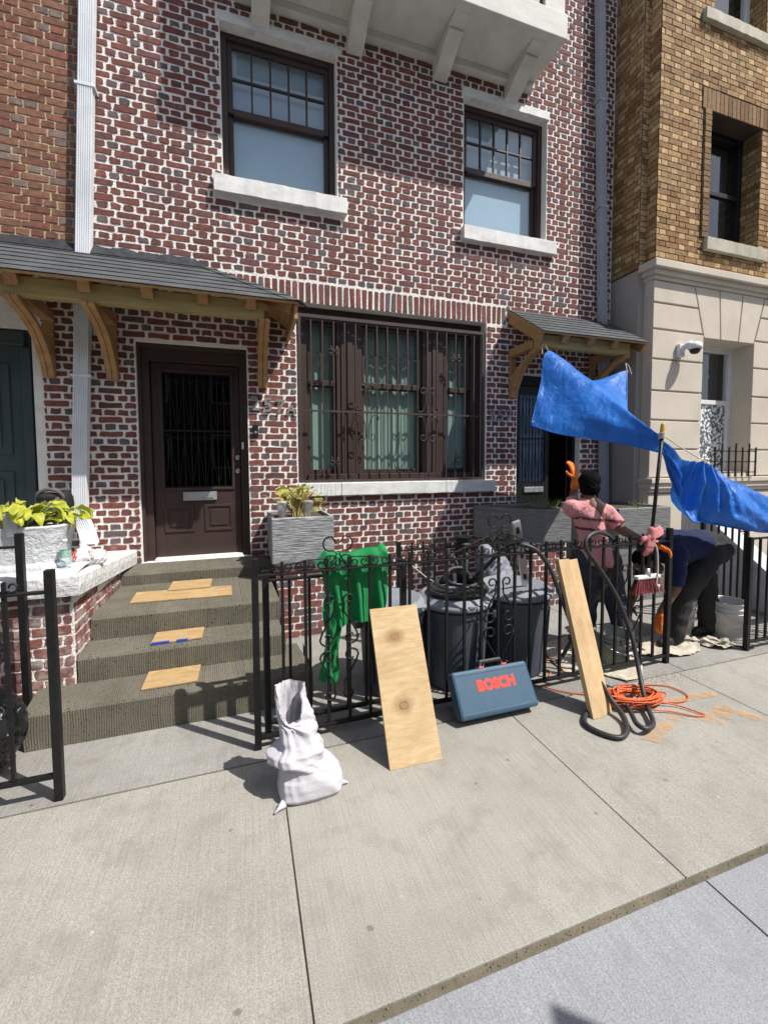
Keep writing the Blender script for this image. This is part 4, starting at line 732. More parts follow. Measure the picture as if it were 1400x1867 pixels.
# ---- wrought iron fences
def fence(name, p0, p1, label, n, zt=.985, zb=.06, ztip=.07, posts=True, scrolls=True, ph=1.085, cat='fence', orn=(), hearts=(), bar_r=.0082, group=None):
    p0, p1 = Vector((p0[0], p0[1], 0)), Vector((p1[0], p1[1], 0)); d = p1-p0; ln = d.length; th = thing(name, p0, label, cat, group, math.atan2(d.y, d.x)); B = lambda nm, mb, **k: build(nm, mb, 'iron', th, local=True, **k)
    mb = MB(); mb.box(.0, ln, -.018, .018, zt-.006, zt+.006); B('rail', mb, bev=.002); mb = MB(); mb.box(.0, ln, -.014, .014, zb-.012, zb+.008); B('rail', mb, bev=.002)
    if posts:
        for x in (-.018, ln+.018): mb = MB(); mb.box(x-.0185, x+.0185, -.019, .019, -.002, ph); B('post', mb, bev=.003)
    mb = MB(); r = bar_r; mb.box(-r, r, -r, r, zb+.0081, zt-.0061); bar = None; tip = None; sc_ = []
    for i in range(1, n):
        x = ln*i/n
        if bar is None:
            bar = B('bar', mb); bar.location.x = x
            if ztip: mt = MB(); mt.box(-r, r, -r, r, zt+.0061, zt+ztip); tip = B('bar_tip', mt, bev=.002); tip.location.x = x
            if scrolls:
                for s in (-1, 1):
                    ms = MB(); ms.tube([(s*q[0], 0, zt+q[1]) for q in [(.009, .010)] + spiral((.033, .034), .024, .013, -PI*.75, PI*1.05, 14)], .0046, 5); sc_.append(B('scroll', ms, smooth=True)); sc_[-1].location.x = x
        else:
            dup(bar, th, (x, 0, 0)); 
            if tip: dup(tip, th, (x, 0, 0))
            for q in sc_: dup(q, th, (x, 0, 0))
    for cx in orn:
        for s in (-1, 1):
            for zz in (1, -1):
                P = [(.03, .245)] + spiral((.058, .285), .034, .016, PI*1.2, -PI*.75, 16); P = list(reversed(P)) + [(.03, .21), (.07, .15), (.105, .085), (.112, .06)] + spiral((.07, .055), .045, .02, .1, -PI*1.75, 18)
                ms = MB(); ms.tube([(cx+s*q[0], -.012, .52+zz*q[1]) for q in P], .0058, 6); B('scroll', ms, smooth=True)
    for cx, zr in hearts:
        for s in (-1, 1):
            P = spiral((.045, .035), .012, .034, PI*.6, -PI*.55+.0, 12); P = [(.045+.036*math.cos(a), .04+.036*math.sin(a)) for a in [PI*1.2-.3*k for k in range(0, 18)]]
            P = list(P)[2:] + [(.006, .085)] + [(.045+.042*math.cos(a), .145+.042*math.sin(a)) for a in [-PI*.6+.28*k for k in range(0, 14)]]+[(.012, .15)]
            ms = MB(); ms.tube([(cx+s*q[0], 0, zr+q[1]) for q in P], .0048, 6); B('heart_scroll', ms, smooth=True)
            ms = MB(); ms.tube([(cx+s*(.07+.36*t), 0, zr+.055*math.cos(t*PI/2)**.8+.006 if zr < 1 else zt+.01+(zr-zt+.04)*(1-t)) for t in [k/12 for k in range(13)]], .0045, 5); B('arch_rod', ms, smooth=True)
        if zr > 1: mb = MB(); mb.box(cx-.2, cx+.2, -.01, .01, zr-.006, zr+.004); B('rail', mb); 
    return th
fence('iron_fence', (.07, -2.165), (3.17, -2.135), 'black wrought iron fence with hearts and scrolls in front of the trash cans', 24, orn=(.452, 1.55, 2.71), hearts=((.452, .992), (1.555, 1.075)))
fence('iron_gate', (.13, -2.075), (.95, -2.06), 'black iron gate folded back behind the near end of the long fence', 7, zt=.93, zb=.085, ztip=0, scrolls=False, ph=.99, cat='gate')
fence('iron_fence', (-2.95, -2.235), (-.885, -2.235), 'black iron fence with a leaning end post at the lower left', 13, zt=1.01, zb=.12, ph=1.115, ztip=.06)
fence('iron_fence', (-2.7, -1.60), (-1.255, -1.60), 'black iron railing in front of the white capped wall', 9, zt=1.13, zb=.1, ph=1.21, ztip=.05)
fence('iron_fence', (4.06, -2.19), (6.9, -2.19), 'black iron fence at the right edge with tarp over it', 26, zt=.955, zb=.07, ph=.97, ztip=0, scrolls=False, orn=(.75, 1.9))
fence('iron_gate', (4.42, -1.55), (5.12, -1.50), 'black iron gate swung open behind the white bucket', 6, zt=1.0, zb=.07, ph=1.0, ztip=0, scrolls=False, cat='gate')
fence('iron_railing', (1.28, -1.18), (2.35, -1.18), 'dark iron railing in the shade behind the trash cans', 10, zt=.85, zb=.1, ph=.93, cat='railing')
# ---- trash cans
def trash_can(x, y, r, h, rz, label):
    th = thing('trash_can', (x, y, 0), label, 'trash can', 'grey trash cans behind the fence', rz); B = lambda nm, mb, mat='can_plastic', **k: build(nm, mb, mat, th, local=True, **k); n = 48
    mb = MB(); prof = [(.001, .0), (r*.80, .0), (r*.83, .02), (r*.90, h*.55), (r*.95, h*.86), (r*.985, h*.87), (r*.985, h*.93), (r*.95, h*.935), (r*.96, h-.02), (r*1.0, h-.02), (r*1.0, h), (r*.93, h)]; mb.lathe(prof, (0, 0, 0), n, caps=False); fixn(B('body', mb, smooth=False, bev=0))
    for a in (0, PI/2, PI, PI*1.5):
        mb = MB(); c_, s_ = math.cos(a+.3), math.sin(a+.3); 
        for k in (-.10, .10): mb.beam((r*.86*math.cos(a+.3+k), r*.86*math.sin(a+.3+k), .08), (r*.955*math.cos(a+.3+k), r*.955*math.sin(a+.3+k), h*.82), .012, .02, (c_, s_, 0))
        B('rib', mb, kind='stuff')
    for a in (-.35, PI-.35): mb = MB(); mb.beam((r*.99*math.cos(a), r*.99*math.sin(a), h*.84), ((r+.05)*math.cos(a), (r+.05)*math.sin(a), h*.84), .15, .06); B('handle', mb, bev=.008)
    lid = MB(); lid.lathe([(r*1.06, h-.018), (r*1.075, h-.005), (r*1.06, h+.012), (r*.98, h+.016), (r*.9, h+.045), (r*.82, h+.048), (r*.78, h+.04), (r*.3, h+.056), (.001, h+.058)], (0, 0, 0), n, caps=False); B('lid', lid, 'can_lid', smooth=True)
    return th
trash_can(1.0, -1.74, .245, .60, .4, 'grey trash can behind the plywood board'); trash_can(1.47, -1.80, .265, .605, 0, 'grey trash can with a coiled black hose on its lid'); trash_can(2.0, -1.775, .28, .615, .5, 'grey trash can farthest right with a spirit level against its lid')
# ---- hoses
def catmull(P, k=8, closed=False):
    P = [Vector(p) for p in P]; out = []; n = len(P)
    for i in range(n if closed else n-1):
        a = P[(i-1) % n] if closed or i > 0 else P[i]*2-P[i+1]; b, c = P[i], P[(i+1) % n]; d = P[(i+2) % n] if closed or i+2 < n else c*2-b
        for j in range(k):
            t = j/k; out.append(.5*((2*b)+(c-a)*t+(2*a-5*b+4*c-d)*t*t+(3*b-a-3*c+d)*t**3))
    if not closed: out.append(P[-1])
    return out
coil = []; rg = random.Random(4)
for k in range(64):
    a = k*.42; rr_ = .205-.0012*k+rg.uniform(-.006, .006); lv = (k*.42)/(2*PI); coil.append((1.49+rr_*math.cos(a)*1.12, -1.83+rr_*math.sin(a), .672+.016*lv+rg.uniform(-.003, .004)+(.02*math.sin(a+1) if lv > 2 else 0)))
coil += [(1.42, -1.90, .74), (1.40, -1.80, .755), (1.47, -1.73, .80), (1.58, -1.72, .80), (1.60, -1.80, .76), (1.55, -1.90, .76)]
mb = MB(); mb.tube(catmull(coil, 3), .0165, 8); tag(build('hose', mb, 'rubber', smooth=True), 'thick black hose coiled on top of a trash can lid', 'hose')
H = [(1.62, -1.75, .72), (1.66, -1.86, .80), (1.70, -2.02, .96), (1.745, -2.09, 1.035), (1.80, -2.14, 1.045), (1.894, -2.185, 1.005), (1.985, -2.21, .882), (2.038, -2.26, .70), (2.095, -2.33, .47), (2.163, -2.42, .25), (2.215, -2.52, .09), (2.20, -2.64, .035), (2.12, -2.735, .017), (2.03, -2.765, .016), (1.965, -2.70, .016), (1.945, -2.60, .016), (2.039, -2.51, .016), (2.175, -2.47, .018), (2.31, -2.50, .035), (2.28, -2.60, .05), (2.20, -2.73, .045), (2.22, -2.78, .04), (2.32, -2.74, .03), (2.42, -2.62, .04), (2.50, -2.52, .07), (2.57, -2.42, .17), (2.602, -2.33, .364), (2.546, -2.25, .628), (2.415, -2.21, .847), (2.315, -2.19, .99), (2.345, -2.175, 1.07), (2.478, -2.15, 1.093), (2.636, -2.115, 1.02), (2.709, -2.095, .884), (2.70, -2.06, .752), (2.64, -2.03, .62), (2.57, -1.98, .485), (2.5, -1.94, .3), (2.42, -1.9, .12), (2.34, -1.9, .02)]
mb = MB(); mb.tube(catmull(H, 7), .015, 10); tag(build('hose', mb, 'rubber', smooth=True), 'thick black hose looping over the iron fence and onto the sidewalk', 'hose')
# ---- orange extension cord
rg = random.Random(12); P = [(1.75, -2.02, .008), (1.95, -2.1, .008), (2.1, -2.25, .008), (2.25, -2.34, .008), (2.4, -2.38, .008)]
for k in range(84):
    a = k*1.25+rg.uniform(-.3, .3); big = k % 9 == 4; rx_, ry_ = (.20, .115) if not big else (.27, .15); P.append((2.46+rx_*math.cos(a)*rg.uniform(.6, 1.1), -2.50+ry_*math.sin(a)*rg.uniform(.5, 1.1), .008+.012*(k % 5)*rg.random()+.0006*k))
P += [(2.62, -2.60, .02), (2.72, -2.72, .01), (2.73, -2.76, .008), (2.66, -2.74, .008), (2.56, -2.66, .012), (2.45, -2.60, .02), (2.55, -2.45, .02), (2.68, -2.36, .01), (2.84, -2.42, .008), (2.86, -2.55, .008), (2.76, -2.60, .008), (2.6, -2.56, .015), (2.5, -2.48, .04), (2.56, -2.44, .045)]
mb = MB(); mb.tube(catmull(P, 6), .0048, 6); ec = thing('extension_cord', (2.45, -2.5, 0), 'orange extension cord in a tangled heap on the sidewalk', 'cord'); build('cable', mb, 'orange_cord', ec, smooth=True); mb = MB(); mb.beam((2.56, -2.44, .045), (2.62, -2.40, .06), .03, .03); build('plug', mb, 'grey_plug', ec, bev=.006)
rp = thing('hand_tool', (2.35, -2.38, 0), 'small red tool handle lying beside the orange cord', 'tool'); mb = MB(); mb.tube([(2.30, -2.33, .06), (2.33, -2.37, .05), (2.37, -2.41, .03), (2.43, -2.43, .02)], .02, 10, rr=[.012, .017, .018, .013]); build('grip', mb, 'red_plastic', rp, smooth=True); mb = MB(); mb.tube([(2.43, -2.43, .02), (2.46, -2.44, .018)], .011, 10); build('tip', mb, 'grey_plug', rp, smooth=True)
mb = MB(); mb.tube(catmull([(2.0, -1.5, .006), (1.95, -1.75, .006), (2.2, -1.95, .006), (2.1, -2.06, .006), (2.3, -2.0, .006), (2.38, -1.85, .006), (2.2, -1.75, .006)], 8), .005, 6); tag(build('extension_cord', mb, 'orange_cord', smooth=True), 'orange cord lying on the ground behind the fence bars', 'cord')
# ---- boards and lumber
def board(name, a, b, c, th_, mat, label, cat, group=None):
    """a,b bottom corners, c the top above a; a plank with real thickness behind its face"""
    a, b, c = Vector(a), Vector(b), Vector(c); n = (b-a).cross(c-a).normalized(); d = b+(c-a); o = -n*th_; mb = MB(); mb.add([a, b, d, c, a+o, b+o, d+o, c+o], [(0, 1, 2, 3), (7, 6, 5, 4), (0, 4, 5, 1), (1, 5, 6, 2), (2, 6, 7, 3), (3, 7, 4, 0)]); 
    for i, v in enumerate(mb.v): mb.v[i] = v-a
    ob = build(name, mb, mat, None, bev=.0015); ob.location = a; tag(ob, label, cat, group); return fixn(ob)
wood('plywood_board', (.56, .43, .26), (.40, .27, .13), (1.6, 1.6, 11), .75, 2.4, 6, knots=((.135, 0, .585, .022), (.125, 0, .26, .024)), dirt=(.17, .15, .125))
board('plywood_sheet', (.697, -2.575, .001), (.995, -2.58, .001), (.700, -2.205, .738), .018, 'plywood_board', 'tall plywood board with two knots leaning on the iron fence', 'plywood')
lb = board('lumber', (2.045, -2.56, .001), (2.135, -2.56, .001), (2.055, -2.215, .935), .04, 'lumber', 'pale wooden plank leaning on the fence, left of a tight pair', 'lumber', 'planks leaning on the fence')
lb = board('lumber', (2.138, -2.55, .001), (2.225, -2.53, .001), (2.148, -2.212, .925), .04, 'lumber', 'pale wooden plank leaning on the fence, right of a tight pair', 'lumber', 'planks leaning on the fence')
G4 = 'plywood scraps on the steps'
board('plywood_scrap', (-.62, -1.71, .226), (-.30, -1.705, .226), (-.62, -1.47, .226), .010, 'plywood', 'square plywood scrap on the lowest step', 'plywood', G4); board('plywood_scrap', (-.615, -1.42, .393), (-.295, -1.415, .393), (-.612, -1.21, .393), .010, 'plywood', 'small plywood scrap with blue tape on the second step', 'plywood', G4)
M('blue_tape', (.03, .07, .35), .7); tp = thing('tape_strip', (-.45, -1.425, .39), 'blue masking tape strip on the edge of the second step\'s plywood', 'tape'); 
for a, b in ((-.61, -.50), (-.455, -.385)): mb = MB(); mb.box(a, b, -1.4225, -1.405, .3942, .3955).box(a, b, -1.4245, -1.4225, .381, .3955); build('tape', mb, 'blue_tape', tp)
board('plywood_scrap', (-.835, -.96, .557), (-.10, -1.0, .557), (-.845, -.68, .557), .010, 'plywood', 'long plywood scrap on the third step', 'plywood', G4); board('plywood_scrap', (-.605, -.74, .5695), (-.28, -.745, .5695), (-.605, -.47, .5695), .0105, 'plywood', 'plywood scrap lying partly over the long one on the third step', 'plywood', G4)
# ---- blue tool case
A0, UPV, BK = Vector((1.215, -2.40, .057)), Vector((0, .55, .835)), Vector((0, .835, -.55)); Wc, Hc, Tc = .555, .275, .1
tcs = thing('tool_case', (1.49, -2.33, 0), 'blue plastic tool case with red lettering tilted back against the fence', 'tool case'); cp = lambda u, v, w_: A0 + Vector((u, -.004*u, .0)) + UPV*v + BK*w_
def cbox(u0_, u1, v0, v1, w0, w1): mb = MB(); mb.add([cp(u, v, ww) for ww in (w0, w1) for v in (v0, v1) for u in (u0_, u1)], [(0, 1, 3, 2), (4, 6, 7, 5), (0, 4, 5, 1), (2, 3, 7, 6), (0, 2, 6, 4), (1, 5, 7, 3)]); return mb
fixn(build('lid', cbox(0, Wc, 0, Hc, 0, Tc*.46), 'case_blue', tcs, bev=.018)); fixn(build('shell', cbox(.003, Wc-.003, .003, Hc-.003, Tc*.5, Tc), 'case_blue', tcs, bev=.014)); fixn(build('rim', cbox(.006, Wc-.006, .006, Hc-.006, Tc*.44, Tc*.52), 'case_grey', tcs))
for v0 in (.022, Hc-.03): fixn(build('ridge', cbox(.03, Wc-.03, v0, v0+.008, -.0025, .002), 'case_blue', tcs, bev=.002))
for u in (.215, .385): fixn(build('latch', cbox(u-.0, u+.04, Hc-.015, Hc+.01, .03, .065), 'case_red', tcs, bev=.003))
mb = MB(); mb.tube([cp(.235, Hc-.002, .05), cp(.245, Hc+.038, .05), cp(.395, Hc+.038, .05), cp(.405, Hc-.002, .05)], .009, 8, sq=True); build('handle', mb, 'case_grey', tcs)
tx = text_mesh('BOSCH', .082, (0, 0, 0), (0, 0, 0), 'case_red', tcs, 'lettering', .0012, .0068, 1.10); zn = -BK; mt = Matrix.Identity(4)
o_ = cp(.155, .145, -.001) - wloc(tcs)
for i, v in enumerate((Vector((1, 0, 0))*1.02, UPV, Vector((1, 0, 0)).cross(UPV))):
    for k in range(3): mt[k][i] = v[k]
mt.translation = o_; tx.matrix_local = mt
# ---- white sack
sk = thing('sack', (.28, -2.53, 0), 'white cloth sack standing open on the sidewalk, folded at its waist', 'sack')
RG = [(0, .29, -2.545, .185, .115), (.02, .29, -2.545, .20, .13), (.06, .288, -2.54, .19, .13), (.10, .278, -2.535, .165, .12), (.135, .262, -2.53, .142, .11), (.150, .235, -2.53, .150, .112), (.165, .212, -2.53, .168, .118), (.195, .208, -2.53, .166, .112), (.215, .220, -2.525, .135, .095), (.235, .228, -2.52, .118, .085), (.29, .222, -2.51, .108, .082), (.35, .205, -2.50, .10, .078), (.41, .19, -2.495, .094, .074), (.47, .18, -2.49, .088, .07)]
def ring_at(t):
    f = t*(len(RG)-1); i = min(int(f), len(RG)-2); k = f-i; return [a+(b-a)*k for a, b in zip(RG[i], RG[i+1])]
def sackp(u, v, inner=0):
    a = 2*PI*u; z, cx, cy, rx_, ry_ = ring_at(v); c_, s_ = math.cos(a), math.sin(a); e = .62 if z < .09 else .85
    px_ = math.copysign(abs(c_)**e, c_)*rx_; py_ = math.copysign(abs(s_)**e, s_)*ry_; q = Vector((px_*3, py_*3, z*2))
    fold = .007*abs(mnoise.noise(Vector((a*2.2, z*22, 5))))*2-.005+.004*math.sin(a*13+z*60+2*math.sin(a*3))+.007*math.sin(a*5+z*26)+.010*mnoise.fractal(q*3.2+Vector((3, 1, 7)), 1, 2, 4)+.006*math.sin(z*75+a*2)*(1 if .1 < z < .3 else .3); k = 1+fold/max(rx_, .05)*(0 if z < .005 else (.45 if z < .13 else 1))
    if z > .3: front = max(0, -s_); z = z-(z-.3)*front*.85
    k -= inner*.06; return Vector((.285+(cx+px_*k-.285)*.80, cy+py_*k*.92, max(z, .0)*1.06))
mb = MB(); mb.grid(lambda u, v: sackp(u, v), 110, 90); mb.grid(lambda u, v: sackp(u, 1-.3*v, 1+.6*v), 110, 16); so_ = build('bag', mb, 'white_cloth', sk, smooth=True)
for (cx, cy, dx, dy) in ((.15, -2.64, -.045, -.03), (.425, -2.59, .045, .0)): 
    mb = MB(); mb.tube([(cx, cy, .02), (cx+dx*.6, cy+dy*.6, .014), (cx+dx, cy+dy, .008)], .02, 8, rr=[.02, .008, .004]); build('corner', mb, 'white_cloth', sk, smooth=True)
# ---- green shirt over the gate
def interp(tab, t):
    for (a, *va), (b, *vb) in zip(tab, tab[1:]):
        if a <= t <= b: k = (t-a)/(b-a) if b > a else 0; return [p+(q-p)*k for p, q in zip(va, vb)]
    return list(tab[-1][1:])
sh_ = thing('shirt', (.62, -2.09, .9), 'green shirt hung over the iron fence', 'shirt')
tabb = [(0, .405, .85), (.12, .425, .855), (.25, .44, .85), (.5, .45, .845), (.75, .45, .835), (1, .455, .80)]
def shirtp(u, v):
    l_, r_ = interp(tabb, v); x = l_+(r_-l_)*u; top = 1.075+.012*math.sin(u*9+1)+.03*(u > .86)*math.sin((u-.86)/.14*PI)-.06*(1-min(u/.12, 1)); bot = .635+.008*math.sin(u*14); z = top+(bot-top)*v
    y = -2.112+.024*math.sin(x*46+1.1*math.sin(z*7))*(.25+.75*v)+.010*math.sin(x*97+z*5)*v+.014*mnoise.noise(Vector((x*12, z*7, 2)))-.010*v; 
    if v < .09: y += .035*(1-v/.09)
    return (x, y, z)
mb = MB(); mb.grid(shirtp, 90, 60); mb.grid(lambda u, v: (shirtp(.12+.86*u, 0)[0]+.02*v, shirtp(.12+.86*u, 0)[1]+.05*math.sin(v*PI*.5)+.012, shirtp(.12+.86*u, 0)[2]-.26*v), 60, 14); build('body', mb, 'green_cloth', sh_, smooth=True)
def sleeve(u, v): x = .495+.02*math.sin(v*2.6)-.05*v+(u-.5)*(.11+.02*math.sin(v*9)-.02*v); z = .80-.49*v-.03*u*v; return (x, -2.132+.014*math.sin(u*11+v*14)+.012*mnoise.noise(Vector((u*5, v*9, 4))), z)
mb = MB(); mb.grid(sleeve, 24, 50); build('sleeve', mb, 'green_cloth', sh_, smooth=True)
# ---- spirit level, broom, gloves, rope
lv_ = thing('spirit_level', (1.9, -2.0, .7), 'aluminium spirit level leaning on the fence above the right trash can', 'spirit level'); a, b = Vector((1.785, -2.105, 1.20)), Vector((2.025, -1.90, .68)); d = (b-a).normalized()
mb = MB(); mb.beam(a, b, .022, .055, (1, -.2, .3)); build('body', mb, 'aluminium', lv_, bev=.002)
for k in (.12, .5, .85): p = a.lerp(b, k); mb = MB(); mb.beam(p-d*.03, p+d*.03, .026, .026, (1, -.2, .3)); build('vial', mb, 'bell_black', lv_, bev=.004)
br = thing('broom', (2.91, -2.19, .62), 'black broom with burgundy bristles hung upright on the fence, its handle holding the tarp', 'broom'); t0, t1 = Vector((3.012, -2.19, 1.84)), Vector((2.905, -2.19, .78))
mb = MB(); mb.tube([t0, t0.lerp(t1, .5), t1], .0135, 10); build('handle', mb, 'iron', br, smooth=True); mb = MB(); mb.tube([(3.018, -2.19, 1.90), (3.017, -2.19, 1.885), (3.012, -2.19, 1.83), (3.008, -2.19, 1.79)], .017, 12, rr=[.009, .017, .019, .020]); build('tip', mb, 'yellow_tip', br, smooth=True)
mb = MB(); mb.tube([(2.905, -2.19, .80), (2.904, -2.19, .765), (2.902, -2.19, .745)], .018, 10, rr=[.015, .018, .026]); build('socket', mb, 'aluminium', br, smooth=True); mb = MB(); mb.box(2.785, 3.015, -2.212, -2.168, .722, .748); build('head', mb, 'painted_stone', br, bev=.006)
mb = MB(); rg = random.Random(3)
for k in range(420):
    u, w_ = rg.uniform(-1, 1), rg.uniform(-1, 1); p = Vector((2.90+u*.108, -2.19+w_*.017, .724)); q = p+Vector((u*.045+rg.uniform(-.01, .01), w_*.02+rg.uniform(-.006, .006), -.10-rg.uniform(0, .02))); s = .0016
    mb.add([p+Vector((-s, 0, 0)), p+Vector((s, 0, 0)), q+Vector((s, 0, 0)), q+Vector((-s, 0, 0)), p+Vector((0, s, 0)), q+Vector((0, s, 0))], [(0, 1, 2, 3), (0, 4, 5, 3), (1, 4, 5, 2)])
build('bristles', mb, 'burgundy_bristle', br, kind='stuff')
rp_ = MB(); rp_.tube(catmull([(2.93, -2.2, 1.01), (2.955, -2.215, .96), (2.97, -2.215, .88), (2.975, -2.215, .76), (2.965, -2.215, .68), (2.985, -2.215, .66)], 8), .006, 7); rt_ = thing('rope', (2.95, -2.2, .66), 'white rope hanging from the fence in front of the broom', 'rope'); build('cord', rp_, 'rope', rt_, smooth=True); rp_ = MB(); rp_.tube([(2.985, -2.215, .675), (2.983, -2.216, .64)], .011, 8); build('knot', rp_, 'rope', rt_, smooth=True)
def hand(name, mat, parent, wrist, direc, upn, side=1, curl=.5, s=1., voxel=.0042):
    """palm, four unequal bent fingers and a thumb leaving the side of the palm"""
    w_, d, n = Vector(wrist), Vector(direc).normalized(), Vector(upn).normalized(); n = (n-d*n.dot(d)).normalized(); x = d.cross(n)*side; pr = [('c', w_-d*.03*s, w_+d*.02*s, .026*s, .027*s, .8)]
    for k in (-.026, -.009, .009, .025): pr.append(('c', w_+d*.02*s+x*k*.7*s, w_+d*.085*s+x*k*s, .016*s, .012*s))
    for k, ln in ((-.027, .06), (-.009, .072), (.009, .076), (.026, .068)):
        p = w_+d*.085*s+x*k*s; dirv = d.copy(); r_ = .0098*s
        for j, f in enumerate((.45, .32, .26)):
            ang = curl*(.55+.5*j); dirv = (d*math.cos(ang)-n*math.sin(ang)).normalized() if j == 0 else (dirv*math.cos(curl*.8)-(dirv.cross(x)*-1 if side < 0 else dirv.cross(x))*0 - n*math.sin(curl*.8)*.9).normalized()
            q = p+dirv*ln*f*s; pr.append(('c', p, q, r_, r_*.93)); p = q; r_ *= .93
    p = w_+d*.025*s+x*.022*s; q = p+(d*.55+x*.75-n*.2).normalized()*.042*s; pr.append(('c', p, q, .013*s, .0115*s)); pr.append(('c', q, q+(d*.85+x*.25-n*.4).normalized()*.032*s, .0112*s, .009*s))
    return organic(name, pr, mat, parent, voxel, 3)
for (wr, di, lab) in (((2.915, -2.20, 1.06), (-.15, -.05, -1), 'pink work glove hung fingers down on the fence top'), ((2.90, -2.185, 1.035), (.9, -.1, .35), 'pink work glove lying across the fence top, fingers to the right')):
    t = thing('glove', wr, lab, 'glove', 'pink gloves on the fence'); hand('fingers', 'glove_pink', t, wr, di, (0, -1, .2), 1, .35, 1.05)
# ---- tarp
def netsurf(net, nu, nv, wr=0, ws=6, seed=0, fold=None):
    rows = [catmull(r, max(1, nu//(len(r)-1))) for r in net]; cols = [catmull([r[i] for r in rows], max(1, nv//(len(net)-1))) for i in range(len(rows[0]))]; nU, nV = len(cols)-1, len(cols[0])-1; mb = MB(); vs = []
    for j in range(nV+1):
        for i in range(nU+1):
            p = cols[i][j]; k = min(i, nU-i, 4)/4*min(j+1, nV-j+1, 4)/4; q = Vector((p.x*ws, p.y*ws, p.z*ws+seed)); d = mnoise.fractal(q, 1, 2, 4)*wr*k+abs(mnoise.noise(q*1.7))*wr*.9*k; d += fold(i/nU, j/nV) if fold else 0; vs.append(p+Vector((-.35, -1, .25))*d)
    mb.add(vs, [(j*(nU+1)+i, j*(nU+1)+i+1, (j+1)*(nU+1)+i+1, (j+1)*(nU+1)+i) for j in range(nV) for i in range(nU)]); return mb
low = [(2.776, -.95, 1.985), (2.883, -1.2, 1.886), (2.992, -1.5, 1.819), (3.082, -1.8, 1.756), (3.079, -2.12, 1.679)]; rdg = [(3.245, -.62, 2.838), (3.325, -.95, 2.554), (3.289, -1.35, 2.269), (3.19, -1.75, 2.005), (3.06, -2.16, 1.784)]
mid = [(3.784, -.62, 2.557), (3.705, -.9, 2.424), (3.514, -1.3, 2.186), (3.324, -1.7, 1.947), (3.06, -2.15, 1.772)]; rgt = [(4.376, -.62, 2.70), (4.185, -.8, 2.40), (3.884, -1.1, 2.10), (3.528, -1.6, 1.85), (3.08, -2.13, 1.765)]
lr = [tuple((Vector(a)*.5+Vector(b)*.5)+Vector((-.05, -.06, -.01))*(1-abs(k-2)/2.2)) for k, (a, b) in enumerate(zip(low, rdg))]
tarp = thing('tarp', (3.5, -1.6, 0), 'blue plastic tarp strung from the small canopy over a broom handle to the right fence', 'tarp')
build('upper_sheet', netsurf([low, lr, rdg, mid, rgt], 72, 60, .016, 3.2, fold=lambda u, v: .028*math.sin(v*24+2.5*math.sin(u*3))*(u**1.4)*(1-u**6)*(.4+.6*v)+.012*math.sin(v*15+u*9)*(1-u)*min(1, v*4)), 'tarp_blue', tarp, smooth=True)
ttop = [(3.05, -2.16, 1.775), (3.20, -2.17, 1.655), (3.37, -2.11, 1.615), (3.50, -2.19, 1.59), (3.741, -2.17, 1.49), (3.977, -2.18, 1.395), (4.221, -2.2, 1.305), (4.9, -2.22, 1.16), (5.6, -2.22, 1.1)]
tbot = [(3.075, -2.14, 1.69), (3.14, -2.22, 1.36), (3.25, -2.25, 1.165), (3.47, -2.20, 1.125), (3.66, -2.27, 1.085), (3.90, -2.26, 1.045), (4.17, -2.26, 1.012), (4.9, -2.25, .97), (5.6, -2.25, .96)]
tm = [tuple(Vector(a).lerp(Vector(b), .5)+Vector((0, dy, -.02))) for a, b, dy in zip(ttop, tbot, (0, -.03, .13, -.06, -.10, -.07, -.05, -.03, 0))]; tm2 = [tuple(Vector(a).lerp(Vector(b), .82)+Vector((0, dy, -.01))) for a, b, dy in zip(ttop, tbot, (0, -.03, .10, -.03, -.09, -.06, -.04, -.02, 0))]
for ed in (low, [low[0], lr[0], rdg[0]], rgt):
    mb = MB(); mb.tube(catmull(ed, 12), .005, 6); build('hem', mb, 'tarp_blue', tarp, smooth=True)
build('lower_sheet', netsurf([ttop, tm, tm2, tbot], 160, 56, .02, 4.2, 9, fold=lambda u, v: .03*math.sin(v*17+3*math.sin(u*8))*math.exp(-(u/.16)**2)*min(1, u*14)+.024*math.sin((u-.375)*150*(1-.55*v))*math.exp(-((u-.375)/.10)**2)*(1-v*.35)+.012*math.sin(v*13-u*16)*min(1, max(0, u-.3)*5)), 'tarp_blue', tarp, smooth=True)
for nm, pts in (('tie', [(3.245, -.62, 2.835), (3.22, -.60, 2.90), (3.25, -.57, 2.93), (3.19, -.58, 2.90), (3.18, -.60, 2.80)]), ('tie', [(4.376, -.62, 2.70), (4.42, -.56, 2.80), (4.46, -.57, 2.76), (4.47, -.60, 2.66)]), ('tie', [(3.012, -2.205, 1.80), (3.2, -2.19, 1.72), (3.50, -2.19, 1.595)])):
    mb = MB(); mb.tube(catmull(pts, 6), .0045, 6); build(nm, mb, 'rope', tarp, smooth=True)
mb = MB()
for k in range(4): mb.tube([(3.008+.021*math.cos(a*.6), -2.19+.021*math.sin(a*.6), 1.775+.012*k+.002*a) for a in range(11)], .005, 6)
build('lashing', mb, 'rope', tarp, smooth=True, kind='stuff')
mb = MB(); mb.tube(catmull(tbot, 12), .005, 6); build('hem', mb, 'tarp_blue', tarp, smooth=True)
for (gx, gy, gz) in ((2.80, -.955, 2.01), (3.245, -.635, 2.815), (4.36, -.635, 2.68), (3.50, -2.205, 1.575)):
    mb = MB(); mb.tube([(gx+.012*math.cos(a*PI/6), gy-.006, gz+.012*math.sin(a*PI/6)) for a in range(12)], .003, 5, closed=True); build('grommet', mb, 'aluminium', tarp, smooth=True)
